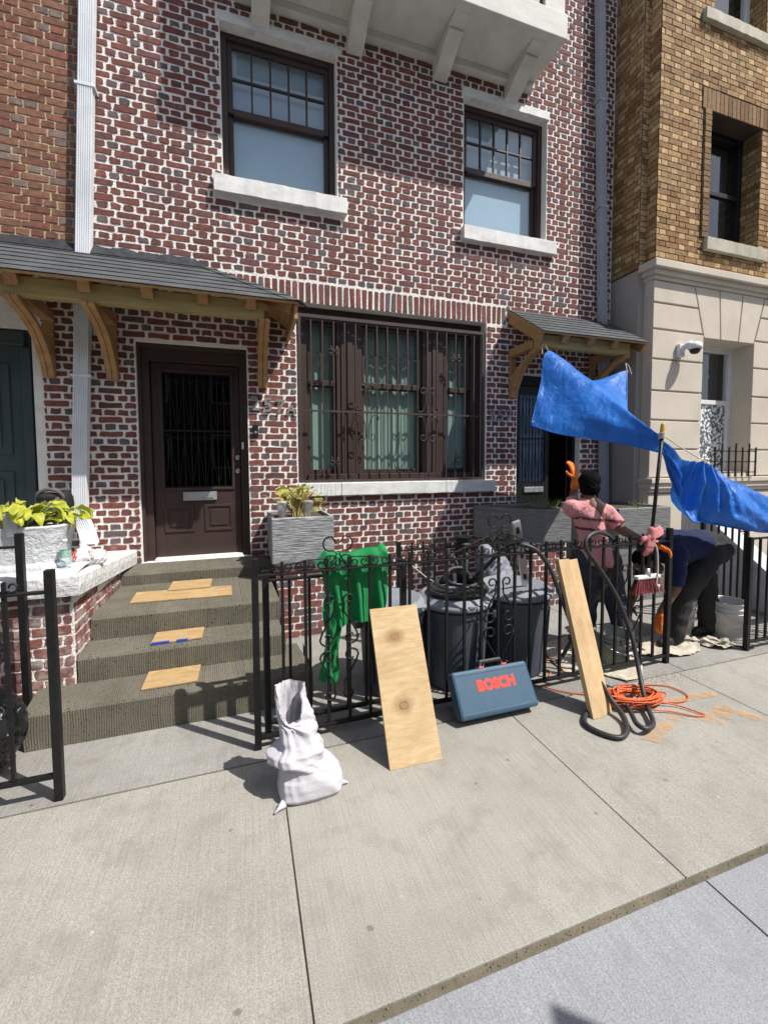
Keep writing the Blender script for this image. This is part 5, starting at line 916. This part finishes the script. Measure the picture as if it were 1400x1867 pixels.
# ---- drop cloths, buckets, debris
def cloth(name, outline, label, seed, amp=.03):
    n, m = 44, 22; L0, L1 = outline
    def fn(u, v):
        a, b = interp([(i/(len(L0)-1), *p) for i, p in enumerate(L0)], u), interp([(i/(len(L1)-1), *p) for i, p in enumerate(L1)], u); x, y = a[0]+(b[0]-a[0])*v, a[1]+(b[1]-a[1])*v; q = Vector((x*7+seed, y*9, 1.5)); h = abs(mnoise.fractal(q, 1, 2, 3)); q2 = Vector((x*3, y*3, seed)); return (x+.03*mnoise.noise(q2), y+.03*mnoise.noise(q2+Vector((5, 0, 0))), .006+amp*h)
    mb = MB(); mb.grid(fn, n, m); o = build(name, mb, 'drop_cloth', None, smooth=True, solid=.003); return tag(o, label, 'drop cloth')
cloth('drop_cloth', ([(2.30, -2.02), (2.5, -2.13), (2.62, -2.28), (2.8, -2.26), (3.0, -2.08)], [(2.42, -1.55), (2.6, -1.5), (2.8, -1.5), (3.0, -1.5), (3.1, -1.6)]), 'crumpled off white drop cloth under the fence by the clear bucket', 1)
cloth('drop_cloth', ([(3.1, -2.02), (3.3, -2.08), (3.5, -2.12), (3.66, -2.10), (3.75, -2.0)], [(3.1, -1.7), (3.3, -1.7), (3.5, -1.75), (3.65, -1.72), (3.78, -1.85)]), 'crumpled drop cloth at the bending worker\'s feet', 4, .045)
cloth('drop_cloth', ([(3.78, -2.06), (3.85, -2.12), (3.95, -2.15), (4.02, -2.12)], [(3.75, -1.9), (3.9, -1.92), (4.0, -1.95), (4.08, -2.0)]), 'small bunched drop cloth in front of the white bucket', 8, .06)
def bucket(x, y, r, h, mat, label, fill=None):
    th = thing('bucket', (x, y, 0), label, 'bucket', 'mixing buckets'); mb = MB(); mb.lathe([(.001, .004), (r*.86, .0), (r*.87, .01), (r*.94, h*.68), (r*1.0, h*.70), (r*1.0, h*.73), (r*.95, h*.735), (r*.955, h*.80), (r*1.02, h*.81), (r*1.02, h*.85), (r*.97, h*.86), (r*1.0, h*.965), (r*1.05, h*.97), (r*1.05, h), (r*.99, h), (r*.97, h*.96), (r*.88, .03), (.001, .03)], (x, y, 0), 32, caps=False); fixn(build('body', mb, mat, th, smooth=True))
    mb = MB(); mb.tube([(x+r*1.02*math.cos(a), y-abs(math.sin(a))*r*1.06, h*.83-.16*h*abs(math.sin(a))*2.2) for a in [PI*k/16 for k in range(17)]], .003, 6); build('bail', mb, 'steel', th, smooth=True)
    mb = MB(); mb.tube([(x-.035, y-r*1.07, h*.49), (x+.035, y-r*1.07, h*.49)], .009, 8); build('grip', mb, 'white_frame', th, smooth=True)
    if fill: mb = MB(); mb.lathe([(.001, h*fill), (r*.93, h*fill)], (x, y, 0), 24, caps=False); build('contents', mb, 'cement', th)
    return th
bucket(2.80, -1.985, .135, .25, 'bucket_grime', 'grimy translucent bucket standing on a drop cloth behind the fence bars', .5); bucket(3.88, -1.72, .13, .33, 'bucket_white', 'white bucket hidden behind the bending worker\'s legs'); bk = bucket(4.21, -1.93, .145, .335, 'bucket_white', 'dirty white bucket right of the bending worker, a board standing in it', .4)
mb = MB(); mb.beam((4.17, -1.93, .13), (4.02, -1.86, .60), .05, .018); tag(build('mixing_stick', mb, 'brown_frame', bev=.002), 'dark stirring board standing in the dirty white bucket', 'board')
mb = MB(); mb.beam((3.95, -2.09, .012), (4.12, -2.2, .012), .018, .014); tag(build('trowel_handle', mb, 'iron', bev=.002), 'short dark rod on the ground by the small drop cloth', 'rod')
mb = MB(); rg = random.Random(9)
for k in range(1100):
    x, y = rg.gauss(2.88, .20), rg.gauss(-2.30, .055)
    if k > 850: x, y = rg.uniform(-1, 4), rg.uniform(-3.4, -2.2)
    s = rg.uniform(.0015, .006) if k < 850 else rg.uniform(.001, .004); a = rg.random()*6; z = .001
    pts = [(x+s*rg.uniform(.5, 1)*math.cos(a+i*1.57), y+s*rg.uniform(.5, 1)*math.sin(a+i*1.57), z) for i in range(4)]; mb.add(pts+[(x, y, z+s*.8)], [(0, 1, 4), (1, 2, 4), (2, 3, 4), (3, 0, 4)])
M('rubble', (.55, .51, .44), .95, (.30, .27, .22), 30); tag(build('rubble', mb, 'rubble', kind='stuff'), 'pale crumbs of mortar and grit on the sidewalk', 'rubble')
# ---- black refuse sacks at the left
for (x, y, z, sx, lab) in ((-1.33, -1.93, .24, .22, 'black plastic garbage bag behind the left fence'), (-1.36, -1.95, .62, .17, 'black plastic bag hanging on the left fence above another bag')):
    t = thing('garbage_bag', (x, y, 0 if z < .3 else z-.12), lab, 'garbage bag'); organic('bag', [('s', (x, y, z), (sx, sx*.8, .235 if z < .3 else .14)), ('c', (x, y, z+.12), (x+.03, y-.02, z+.26), .07, .03)], 'bag_black', t, .016, 4, .035, 7)
# ---- white pot, its plant, backpack, bottle, bag, cups
pot = thing('flower_pot', (-1.42, -1.17, .91), 'white stucco flower pot with lime green leaves on the white wall cap', 'flower pot'); zc = .925
mb = MB()
def potp(u, v):
    a = 2*PI*u; prof = [(0, .275, 0), (.06, .30, .01), (.12, .295, .045), (.18, .265, .06), (.5, .275, .16), (.9, .30, .28), (.96, .305, .295), (1, .285, .30)]; r_, z = interp(prof, v); e = .55; c_, s_ = math.cos(a), math.sin(a); x_, y_ = math.copysign(abs(c_)**e, c_)*r_, math.copysign(abs(s_)**e, s_)*r_*.72; q = Vector((x_, y_, z)); nn = mnoise.fractal(q*16, 1, 2, 4)*.007; return (-1.42+x_*(1+nn*3), -1.165+y_*(1+nn*3), zc-.01+z)
mb.grid(potp, 90, 40); build('pot', mb, 'stucco_white', pot, smooth=True); mb = MB(); mb.lathe([(.001, .27), (.29, .27)], (-1.42, -1.165, zc-.01), 24, 1, .72, caps=False); build('soil', mb, 'soil', pot)
def leaf_mat(name, a, b2, edge):
    m, t, b = nt(name); b.inputs['Roughness'].default_value = .5; mp = coords(t); n = noise_n(t, mp, 12, 5); r = ramp_n(t, n, 0, [(.35, a), (.65, b2)]); at = N(t, 'ShaderNodeAttribute', attribute_name='tint'); mx = mix_n(t, at, 0, r, 0, edge, 0); L(t, mx, 2, b, 'Base Color'); o = t.nodes['Material Output']; tl = N(t, 'ShaderNodeBsdfTranslucent'); L(t, mx, 2, tl, 0); ms = N(t, 'ShaderNodeMixShader'); ms.inputs[0].default_value = .3; L(t, b, 0, ms, 1); L(t, tl, 0, ms, 2); L(t, ms, 0, o, 0)
leaf_mat('leaf_lime', (.50, .52, .05), (.36, .42, .04), (.62, .58, .14)); leaf_mat('leaf_dry', (.36, .40, .09), (.40, .36, .10), (.55, .52, .22)); leaf_mat('leaf_green', (.05, .12, .02), (.08, .16, .03), (.12, .2, .04)); M('straw', (.42, .33, .14), .9); M('stem_green', (.16, .22, .05), .7)
def leaf_mesh(ln, wd, bend, fold, seed):
    mb = MB(); nu, nv = 6, 9; vs = []; mb.tint = []; rg = random.Random(seed); tw = rg.uniform(-.4, .4)
    for j in range(nv+1):
        t = j/nv; ww = wd*(math.sin(PI*min(t*.92+.04, 1))**.75)*(1-.25*t); yy = ln*t*math.cos(bend*t*.6); zz = ln*(.25*t-bend*t*t*.55)
        for i in range(nu+1):
            u = i/nu*2-1; vs.append((u*ww, yy+.01*math.sin(u*3+seed), zz+fold*abs(u)*ww+.006*math.sin(t*14+u*4+seed)*abs(u)+tw*u*ww*t)); mb.tint.append((.75 if abs(u) > .8 else 0,)*3)
    mb.add(vs, [(j*(nu+1)+i, j*(nu+1)+i+1, (j+1)*(nu+1)+i+1, (j+1)*(nu+1)+i) for j in range(nv) for i in range(nu)]); return mb
def plant(name, c, label, n, ln, mat, spread, seed, rx_=.25, ry_=.14, up=(.2, 1.0), stems='stem_green', bend=(.5, 1.3)):
    th = thing(name, c, label, 'plant'); rg = random.Random(seed); ms = []
    for k in range(8): o = build('leaf', leaf_mesh(ln*rg.uniform(.75, 1.1), ln*rg.uniform(.26, .36), rg.uniform(*bend), rg.uniform(.2, .6), k), mat, th, local=True, smooth=True); ms.append(o)
    for k in range(n):
        o = ms[k] if k < 8 else dup(ms[k % 8], th); a = rg.uniform(0, 2*PI); rr_ = math.sqrt(rg.random()); el = rg.uniform(*up); h = rg.uniform(0, spread)
        o.location = (rx_*rr_*math.cos(a), ry_*rr_*math.sin(a), h); o.rotation_euler = (el*.55-.15, rg.uniform(-.5, .5), a-PI/2+rg.uniform(-.5, .5)); o.scale = (1, 1, 1)
        mb = MB(); q = Vector(c)+Vector((rx_*.4*rr_*math.cos(a), ry_*.4*rr_*math.sin(a), -.03)); e = Vector(c)+Vector(o.location); mb.tube([q, q.lerp(e, .5)+Vector((0, 0, .02)), e], .004, 5); build('stem', mb, stems, th, smooth=True)
    return th
plant('hosta_plant', (-1.40, -1.18, 1.24), 'lime green leafy plant growing in the white stucco pot', 70, .135, 'leaf_lime', .12, 5, .33, .21, (-1.0, .9))
hp = plant('hosta_plant', (.50, -.47, 1.12), 'half dried yellowing plant in the grey stone planter between two cups', 30, .17, 'leaf_dry', .26, 8, .14, .10, (.6, 2.0), 'straw')
mb = MB(); rg = random.Random(2)
for k in range(60):
    a, b = Vector((.5+rg.gauss(0, .03), -.56+rg.gauss(0, .04), 1.12)), Vector((.5+rg.gauss(0, .09), -.62+rg.gauss(0, .06), 1.12+rg.uniform(.02, .30))); 
    if k % 3 == 0: a, b = Vector((.5+rg.gauss(0, .03), -.5, 1.33)), Vector((.5+rg.gauss(0, .05), -.70+rg.uniform(0, .08), 1.12))
    mb.tube([a, a.lerp(b, .5)+Vector((rg.gauss(0, .015), -.01, .02)), b], .0028, 4)
build('dry_stalks', mb, 'straw', hp, kind='stuff')
plant('weed', (-1.62, -1.98, .85), 'green leaves poking through the left fence', 10, .11, 'leaf_lime', .12, 14, .25, .08); 
gb = MB(); rg = random.Random(6)
for (x, y, n) in ((3.30, -.62, 60), (3.05, -.40, 25), (4.35, -.85, 30), (3.4, -.4, 20)):
    for k in range(n):
        p = Vector((x+rg.gauss(0, .06), y+rg.gauss(0, .04), 1.05)); q = p+Vector((rg.gauss(0, .06), rg.gauss(0, .05), rg.uniform(.05, .17))); s = .003; gb.add([p+Vector((-s, 0, 0)), p+Vector((s, 0, 0)), p.lerp(q, .6)+Vector((s*.8, 0, .02)), q, p.lerp(q, .6)+Vector((-s*.8, 0, .02))], [(0, 1, 2, 3, 4)])
M('grass', (.10, .15, .04), .8, (.20, .19, .07), 20); tag(build('grass', gb, 'grass', kind='stuff'), 'thin weeds and grass growing in the right planters', 'grass')
bp_ = thing('backpack', (-1.53, -.32, .83), 'grey and black backpack behind the lime green plant', 'backpack'); M('pack_grey', (.12, .105, .095), .9, (.09, .08, .075), 8, .3, 90); M('pack_black', (.012, .012, .013), .8)
organic('body', [('c', (-1.53, -.30, .96), (-1.53, -.30, 1.20), .13, .12, .75), ('s', (-1.53, -.30, 1.28), (.125, .1, .12))], 'pack_grey', bp_, .014, 5, .006, 14); organic('top_flap', [('s', (-1.55, -.35, 1.335), (.085, .06, .045)), ('s', (-1.44, -.29, 1.27), (.06, .09, .13))], 'pack_black', bp_, .012, 3, .004, 14)
mb = MB(); mb.tube(catmull([(-1.62, -.36, 1.30), (-1.60, -.38, 1.37), (-1.53, -.38, 1.405), (-1.46, -.37, 1.38), (-1.43, -.35, 1.33)], 6), .014, 8); build('strap', mb, 'pack_grey', bp_, smooth=True)
bt = thing('water_bottle', (-1.107, -1.33, .915), 'clear plastic water bottle with a green label on the white cap', 'bottle'); z0_ = .917
mb = MB(); mb.lathe([(.026, 0), (.032, .006), (.032, .03), (.0305, .035), (.032, .04), (.032, .06), (.0305, .065), (.032, .07), (.032, .135), (.026, .16), (.013, .18), (.012, .19)], (-1.107, -1.33, z0_), 24); build('body', mb, 'bottle_plastic', bt, smooth=True); mb = MB(); mb.lathe([(.0325, .088), (.0325, .132)], (-1.107, -1.33, z0_), 24, caps=False); M('label_green', (.10, .30, .20), .5, (.45, .55, .5), 40); build('label', mb, 'label_green', bt, smooth=True); mb = MB(); mb.lathe([(.0145, .186), (.0145, .204), (.001, .205)], (-1.107, -1.33, z0_), 16); build('bottle_cap', mb, 'white_frame', bt, smooth=True)
mb = MB(); mb.lathe([(.029, .004), (.0295, .08), (.0295, .084)], (-1.107, -1.33, z0_), 20); glass('water', (.9, .94, .95), 1.2, .02); build('water', mb, 'water', bt, smooth=True)
m_, t_, b_ = nt('thin_plastic'); b_.inputs['Roughness'].default_value = .35; b_.inputs['Base Color'].default_value = (.78, .76, .76, 1); b_.inputs['Alpha'].default_value = .8; _n = noise_n(t_, coords(t_), 22, 6); bump_n(t_, b_, _n, 0, .8, .03)
pb = thing('plastic_bag', (-1.04, -1.08, .89), 'thin white plastic bag with red print beside the water bottle', 'plastic bag'); organic('bag', [('s', (-1.07, -1.10, .955), (.075, .07, .075)), ('s', (-1.0, -1.05, .94), (.055, .06, .06)), ('c', (-1.07, -1.1, 1.0), (-1.09, -1.09, 1.07), .035, .012)], 'thin_plastic', pb, .009, 2, .022, 16)
for k in range(3): text_mesh('W', .045, (-1.125+.004*k, -1.185+.002*k, .985-.03*k), (R(78), R(8), R(-22)), 'case_red', pb, 'print', .0006, .002, .7) if k < 2 else None
def cup(x, y, z, label, fill, mat, cat='cup', straw=(.012, .01)):
    th = thing('drink_cup', (x, y, z), label, cat); mb = MB(); mb.lathe([(.001, .002), (.031, 0), (.044, .125), (.0475, .128), (.0475, .136), (.043, .137), (.0425, .125), (.0295, .004)], (x, y, z), 24, caps=False); build('cup', mb, 'cup_plastic', th, smooth=True)
    mb = MB(); mb.lathe([(.0285, .006), (.0285+.012*fill, .115*fill), (.001, .115*fill+.001)], (x, y, z), 20); build('drink', mb, mat, th, smooth=True)
    mb = MB(); mb.lathe([(.048, .134), (.046, .142), (.03, .146), (.001, .147)], (x, y, z), 24); build('lid', mb, 'cup_plastic', th, smooth=True)
    mb = MB(); mb.tube([(x, y, z+.03), (x+straw[0], y+straw[1], z+.21)], .0038, 8); build('straw', mb, 'orange_cord', th, smooth=True)
glass('iced_tea', (.75, .20, .06), 1.33, .02, .15); glass('pink_ice', (.92, .80, .78), 1.33, .1, .3)
cup(.335, -.635, 1.121, 'clear plastic cup of red iced drink with orange straw on the stone planter', .55, 'iced_tea', straw=(-.02, 0)); cup(.575, -.635, 1.121, 'nearly empty clear plastic cup with orange straw on the stone planter', .3, 'pink_ice', straw=(-.012, 0)); cup(-1.37, -1.37, 1.16, 'clear plastic cup among the lime leaves in the white pot', .15, 'pink_ice', straw=(.01, .05))
vp = thing('vent_pipe', (1.83, -1.28, 0), 'black capped vent pipe behind the fence and the trash cans', 'pipe'); mb = MB(); mb.lathe([(.055, -.002), (.055, .86)], (1.83, -1.28, 0), 20); build('pipe', mb, 'iron', vp, smooth=True); mb = MB(); mb.lathe([(.062, .86), (.075, .865), (.075, .90), (.066, .91), (.066, .945), (.08, .95), (.08, .962), (.001, .97)], (1.83, -1.28, 0), 20); build('vent_cap', mb, 'iron', vp)
sg = thing('shadow_sign', (2.30, -4.88, 0), 'unseen sign post added at the kerb to cast the shadow at the bottom edge', 'sign'); mb = MB(); mb.box(2.165, 2.205, -5.10, -5.075, -.002, 2.9); build('post', mb, 'aluminium', sg); mb = MB(); mb.beam((2.29, -4.90, 2.5), (2.075, -5.295, 2.5), .004, .6); build('plate', mb, 'aluminium', sg, bev=.001)  # guessed, out-of-view post and plate, added only for their shadow on the paving
# loose wires and cloth behind the cans
wr = thing('loose_wire', (1.5, -1.3, 0), 'thin white wires hanging behind the trash cans', 'wire')
for a, b in (((1.28, -1.45, .78), (1.52, -1.4, .60)), ((1.72, -1.3, .82), (1.85, -1.28, .60))): mb = MB(); mb.tube([a, Vector(a).lerp(Vector(b), .5)+Vector((0, 0, -.01)), b], .004, 5); build('wire', mb, 'rope', wr, smooth=True)
t = thing('cloth_bundle', (2.12, -1.4, 0), 'pale grey plastic bundle behind the right trash can', 'bundle'); organic('bundle', [('s', (2.12, -1.38, .4), (.18, .14, .42)), ('s', (2.0, -1.36, .75), (.09, .08, .16))], 'grey_plastic', t, .02, 3, .05, 6)
# ================================================================== PEOPLE
M('skin', (.16, .085, .055), .55, (.14, .072, .046), 9, .05, 120); M('hair', (.004, .0037, .0038), .9, (.007, .0065, .0065), 60, .8, 150, stretch=(1, 1, .5), spec=.08); M('polo_pink', (.60, .28, .28), .9, (.54, .235, .24), 6, .25, 110); M('jeans', (.025, .033, .05), .9, (.05, .06, .08), 5, .35, 130); M('jeans_dirty', (.014, .017, .022), .9, (.04, .037, .032), 4, .35, 120); M('boots', (.19, .115, .06), .8, (.12, .075, .04), 9, .3, 60); M('shoe_dark', (.02, .018, .016), .7); M('shirt_blue', (.007, .014, .06), .9, (.006, .011, .045), 6, .25, 90); M('stripe', (.16, .04, .05), .9)
def person_head(par, c, look, s=1., hairback=True):
    c, f = Vector(c), Vector(look).normalized(); sd = f.cross(Vector((0, 0, 1))).normalized(); q = Matrix((sd, f, sd.cross(f))).transposed().to_4x4()
    at = lambda x, y, z: c + sd*x*s + f*y*s + sd.cross(f)*z*s
    pr = [('s', at(0, 0, .02), (.075*s, .093*s, .095*s), q), ('s', at(0, .035, -.045), (.058*s, .062*s, .068*s), q), ('c', at(0, .085, .0), at(0, .106, -.025), .010*s, .014*s), ('s', at(0, .07, -.085), (.03*s, .026*s, .022*s), q), ('c', at(0, -.02, -.06), at(0, -.03, -.17), .052*s, .058*s), ('c', at(-.022, .088, -.06), at(.022, .088, -.06), .009*s, .009*s)]
    for e in (-1, 1): pr += [('s', at(e*.078, -.005, -.005), (.012*s, .022*s, .033*s), q), ('s', at(e*.03, .082, .03), (.02*s, .012*s, .008*s), q)]
    return pr, at, q
def eyes(par, at, s=1.):
    for e in (-1, 1): mb = MB(); mb.lathe([(.001, -.009*s), (.007*s, -.006*s), (.009*s, 0), (.007*s, .006*s), (.001, .009*s)], tuple(at(e*.03, .086, .012)), 12); build('eye', mb, 'bell_black', par, smooth=True)
# ---- worker in the pink polo, back to the street
m1 = thing('person', (2.88, -1.72, 0), 'worker in pink striped polo shirt and jeans raising one orange glove at the doorway', 'person')
S = .98; hd, at1, q1 = person_head(m1, (2.835, -1.665, 1.40), (.55, .83, -.08), S)
LS, RS = Vector((2.655, -1.66, 1.215)), Vector((2.925, -1.775, 1.175)); LE, LW = Vector((2.875, -1.44, 1.285)), Vector((2.885, -1.45, 1.415)); RE, RW = Vector((2.995, -1.875, 1.035)), Vector((3.07, -2.03, .96))
LH, RH = Vector((2.80, -1.68, .70)), Vector((2.985, -1.745, .70)); LK, RK = Vector((2.845, -1.66, .40)), Vector((3.02, -1.80, .40)); LA, RA = Vector((2.80, -1.70, .09)), Vector((3.07, -1.86, .09))
body = hd + [('c', LS, RS, .07, .07), ('c', (2.82, -1.71, 1.18), (2.88, -1.72, .75), .125, .115, .75), ('c', LS, LE, .05, .042), ('c', LE, LW, .041, .030), ('c', RS, RE, .052, .042), ('c', RE, RW, .042, .030), ('c', LH, LK, .075, .052), ('c', LK, LA, .052, .038), ('c', RH, RK, .075, .052), ('c', RK, RA, .052, .038), ('c', LH, RH, .09, .09), ('c', LA, LA+Vector((-.03, .1, -.055)), .035, .03), ('c', RA, RA+Vector((.1, .0, -.055)), .035, .03)]
organic('body', body, 'skin', m1, .0125, 4); eyes(m1, at1, S)
hp_ = [('s', at1(0, -.018, .045), (.091*S, .100*S, .094*S), q1), ('s', at1(0, -.045, -.01), (.084*S, .070*S, .082*S), q1)]; organic('hair', hp_, 'hair', m1, .008, 2, .010, 30, fn=None)
neck = (at1(0, -.03, -.125)); 
def polo_fn(co, n):
    k = .005*mnoise.fractal(Vector((co.x*13, co.y*13, co.z*6)), 1, 2, 3)+.005*math.sin(co.z*34+co.x*42+2*mnoise.noise(co*5)); co = co+n*k
    if co.z < .742 and co.x < 3.06: co.z = .742+.008*math.sin(co.x*30)          # straight hem
    for e, d_ in ((LS.lerp(LE, .60), (LE-LS).normalized()), (RS.lerp(RE, .72), (RE-RS).normalized())):   # straight cuffs
        q = (co-e).dot(d_)
        if q > 0 and (co-e).length < .13: co = co-d_*q
    return co
polo = [('c', LS+Vector((.006, 0, 0)), RS+Vector((-.01, 0, .0)), .078, .076), ('s', (2.822, -1.695, 1.25), (.105, .078, .062)), ('c', (2.74, -1.68, 1.20), (2.90, -1.74, 1.185), .078, .078), ('c', (2.795, -1.705, 1.12), (2.84, -1.72, .95), .148, .145, .74), ('c', (2.84, -1.72, .95), (2.89, -1.735, .62), .15, .172, .78), ('c', LS, LS.lerp(LE, .8), .064, .058), ('c', RS, RS.lerp(RE, .95), .068, .062), ('c', (2.76, -1.69, 1.17), (2.88, -1.73, 1.16), .095, .095)]
po = organic('polo_shirt', polo, 'polo_pink', m1, .011, 6, fn=polo_fn)
def band(me_o, zs, name, mat, par, off=.0035):
    """thin bands that follow the shirt surface: copies the strip of faces at each height"""
    src = me_o.data; off0 = wloc(me_o)
    for (za, zb, tilt) in zs:
        vm = {}; mb = MB(); z_ = lambda v: v.co.z+off0.z-tilt*(v.co.x+off0.x-2.85)
        for p in src.polygons:
            if all(za <= z_(src.vertices[i]) <= zb for i in p.vertices) and abs(p.center.x+off0.x-2.85) < .19:
                idx = []
                for i in p.vertices:
                    if i not in vm: v = src.vertices[i]; vm[i] = len(mb.v); mb.v.append(v.co+v.normal*off+off0)
                    idx.append(vm[i])
                mb.f.append(tuple(idx))
        if mb.f: build(name, mb, mat, par, smooth=True)
band(po, ((1.108, 1.140, -.10), (1.02, 1.052, -.10)), 'stripe', 'stripe', m1)
organic('collar', [('c', neck+Vector((-.055, -.015, -.025)), neck+Vector((.055, -.035, -.03)), .024, .024), ('c', neck+Vector((-.055, -.01, -.025)), neck+Vector((-.045, .06, -.03)), .02, .02), ('c', neck+Vector((.055, -.035, -.03)), neck+Vector((.06, .04, -.03)), .02, .02)], 'polo_pink', m1, .008, 3)
def jean_fn(co, n): return co+n*(.006*mnoise.fractal(Vector((co.x*15, co.y*15, co.z*9)), 1, 2, 3)+.004*math.sin(co.z*48+co.x*20))
organic('jeans', [('c', LH+Vector((-.005, 0, .05)), RH+Vector((0, 0, .05)), .112, .112), ('c', LH, LK, .108, .088), ('c', LK, LA+Vector((0, 0, .02)), .088, .076), ('c', RH, RK, .108, .088), ('c', RK, RA+Vector((0, 0, .02)), .088, .076)], 'jeans', m1, .012, 4, fn=jean_fn)
for A_, d_ in ((LA, Vector((-.03, .13, 0))), (RA, Vector((.13, -.01, 0)))):
    b0 = Vector((A_.x, A_.y, .047)); organic('boot', [('c', b0-d_*.25, b0+d_*.6, .046, .045), ('c', b0+d_*.6, b0+d_+Vector((0, 0, -.010)), .045, .036), ('c', b0, b0+Vector((0, 0, .07)), .046, .046)], 'boots', m1, .009, 3)
hand('glove', 'glove_orange', m1, LW+Vector((-.004, 0, .035)), (-.15, .05, 1), (.2, -1, 0), -1, .5, 1.12, .0045); organic('glove_cuff', [('c', LW+Vector((-.006, 0, -.03)), LW+Vector((.003, 0, .03)), .040, .036)], 'glove_orange', m1, .008, 2)
hand('glove', 'glove_orange', m1, RW+Vector((.012, -.03, -.01)), (.75, -.55, -.25), (.2, .3, 1), 1, .9, 1.12, .0045)
# ---- worker bending over in the gateway
m2 = thing('person', (3.85, -1.85, 0), 'worker in dark blue shirt and dark jeans bending over in the gateway', 'person')
PA, PB = Vector((3.97, -1.93, .80)), Vector((4.06, -1.79, .80)); KA, KB = Vector((3.66, -1.925, .43)), Vector((4.07, -1.84, .41)); FA, FB = Vector((3.56, -1.92, .09)), Vector((4.07, -1.845, .09)); CH_ = Vector((3.50, -1.86, .86)); SA, SB = Vector((3.46, -2.0, .83)), Vector((3.46, -1.72, .83))
hd2, at2, q2 = person_head(m2, (3.27, -1.85, .74), (-.55, 0, -.84), .95)
EA, EB = Vector((3.42, -2.03, .56)), Vector((3.40, -1.70, .55)); HA, HB = Vector((3.30, -1.99, .34)), Vector((3.28, -1.72, .33))
organic('body', hd2 + [('c', (3.45, -1.86, .85), (3.30, -1.86, .77), .06, .05), ('c', SA, SB, .07, .07), ('c', CH_, (3.95, -1.86, .84), .13, .12, 1), ('c', PA, KA, .085, .06), ('c', KA, FA, .06, .04), ('c', PB, KB, .085, .06), ('c', KB, FB, .06, .04), ('c', PA, PB, .1, .1), ('c', SA, EA, .05, .042), ('c', EA, HA, .042, .03), ('c', SB, EB, .05, .042), ('c', EB, HB, .042, .03)], 'skin', m2, .014, 4); eyes(m2, at2, .95)
organic('hair', [('s', at2(0, -.018, .045), (.079, .088, .083), q2), ('s', at2(0, -.045, -.005), (.07, .06, .07), q2)], 'hair', m2, .01, 3, .004, 40)
organic('blue_shirt', [('c', SA, SB, .088, .088), ('c', CH_, (3.90, -1.86, .85), .150, .145), ('s', (3.68, -1.86, .91), (.22, .14, .09)), ('c', SA, SA.lerp(EA, .8), .076, .066), ('c', SB, SB.lerp(EB, .8), .076, .066)], 'shirt_blue', m2, .013, 5, fn=jean_fn)
organic('jeans', [('s', (4.06, -1.93, .82), (.135, .105, .135)), ('s', (4.06, -1.78, .82), (.135, .105, .135)), ('c', (3.90, -1.855, .85), (4.0, -1.855, .84), .14, .14), ('c', PA, KA, .112, .082), ('c', KA, FA+Vector((0, 0, -.015)), .08, .072), ('c', PB, KB, .112, .082), ('c', KB, FB+Vector((0, 0, -.015)), .08, .07)], 'jeans_dirty', m2, .013, 4, fn=jean_fn)
for A_ in (FA, FB): b0 = Vector((A_.x, A_.y, .047)); d_ = Vector((-.15, .0, 0)); organic('boot', [('c', b0-d_*.3, b0+d_*.6, .047, .045), ('c', b0+d_*.6, b0+d_+Vector((0, 0, -.01)), .045, .036), ('c', b0, b0+Vector((0, 0, .06)), .047, .047)], 'shoe_dark', m2, .010, 3)
hand('glove', 'glove_orange', m2, HA, (-.3, 0, -1), (-1, 0, .2), 1, .6, 1.1, .005); hand('hand', 'skin', m2, HB, (-.3, 0, -1), (-1, 0, .2), -1, .6, 1.0, .005)
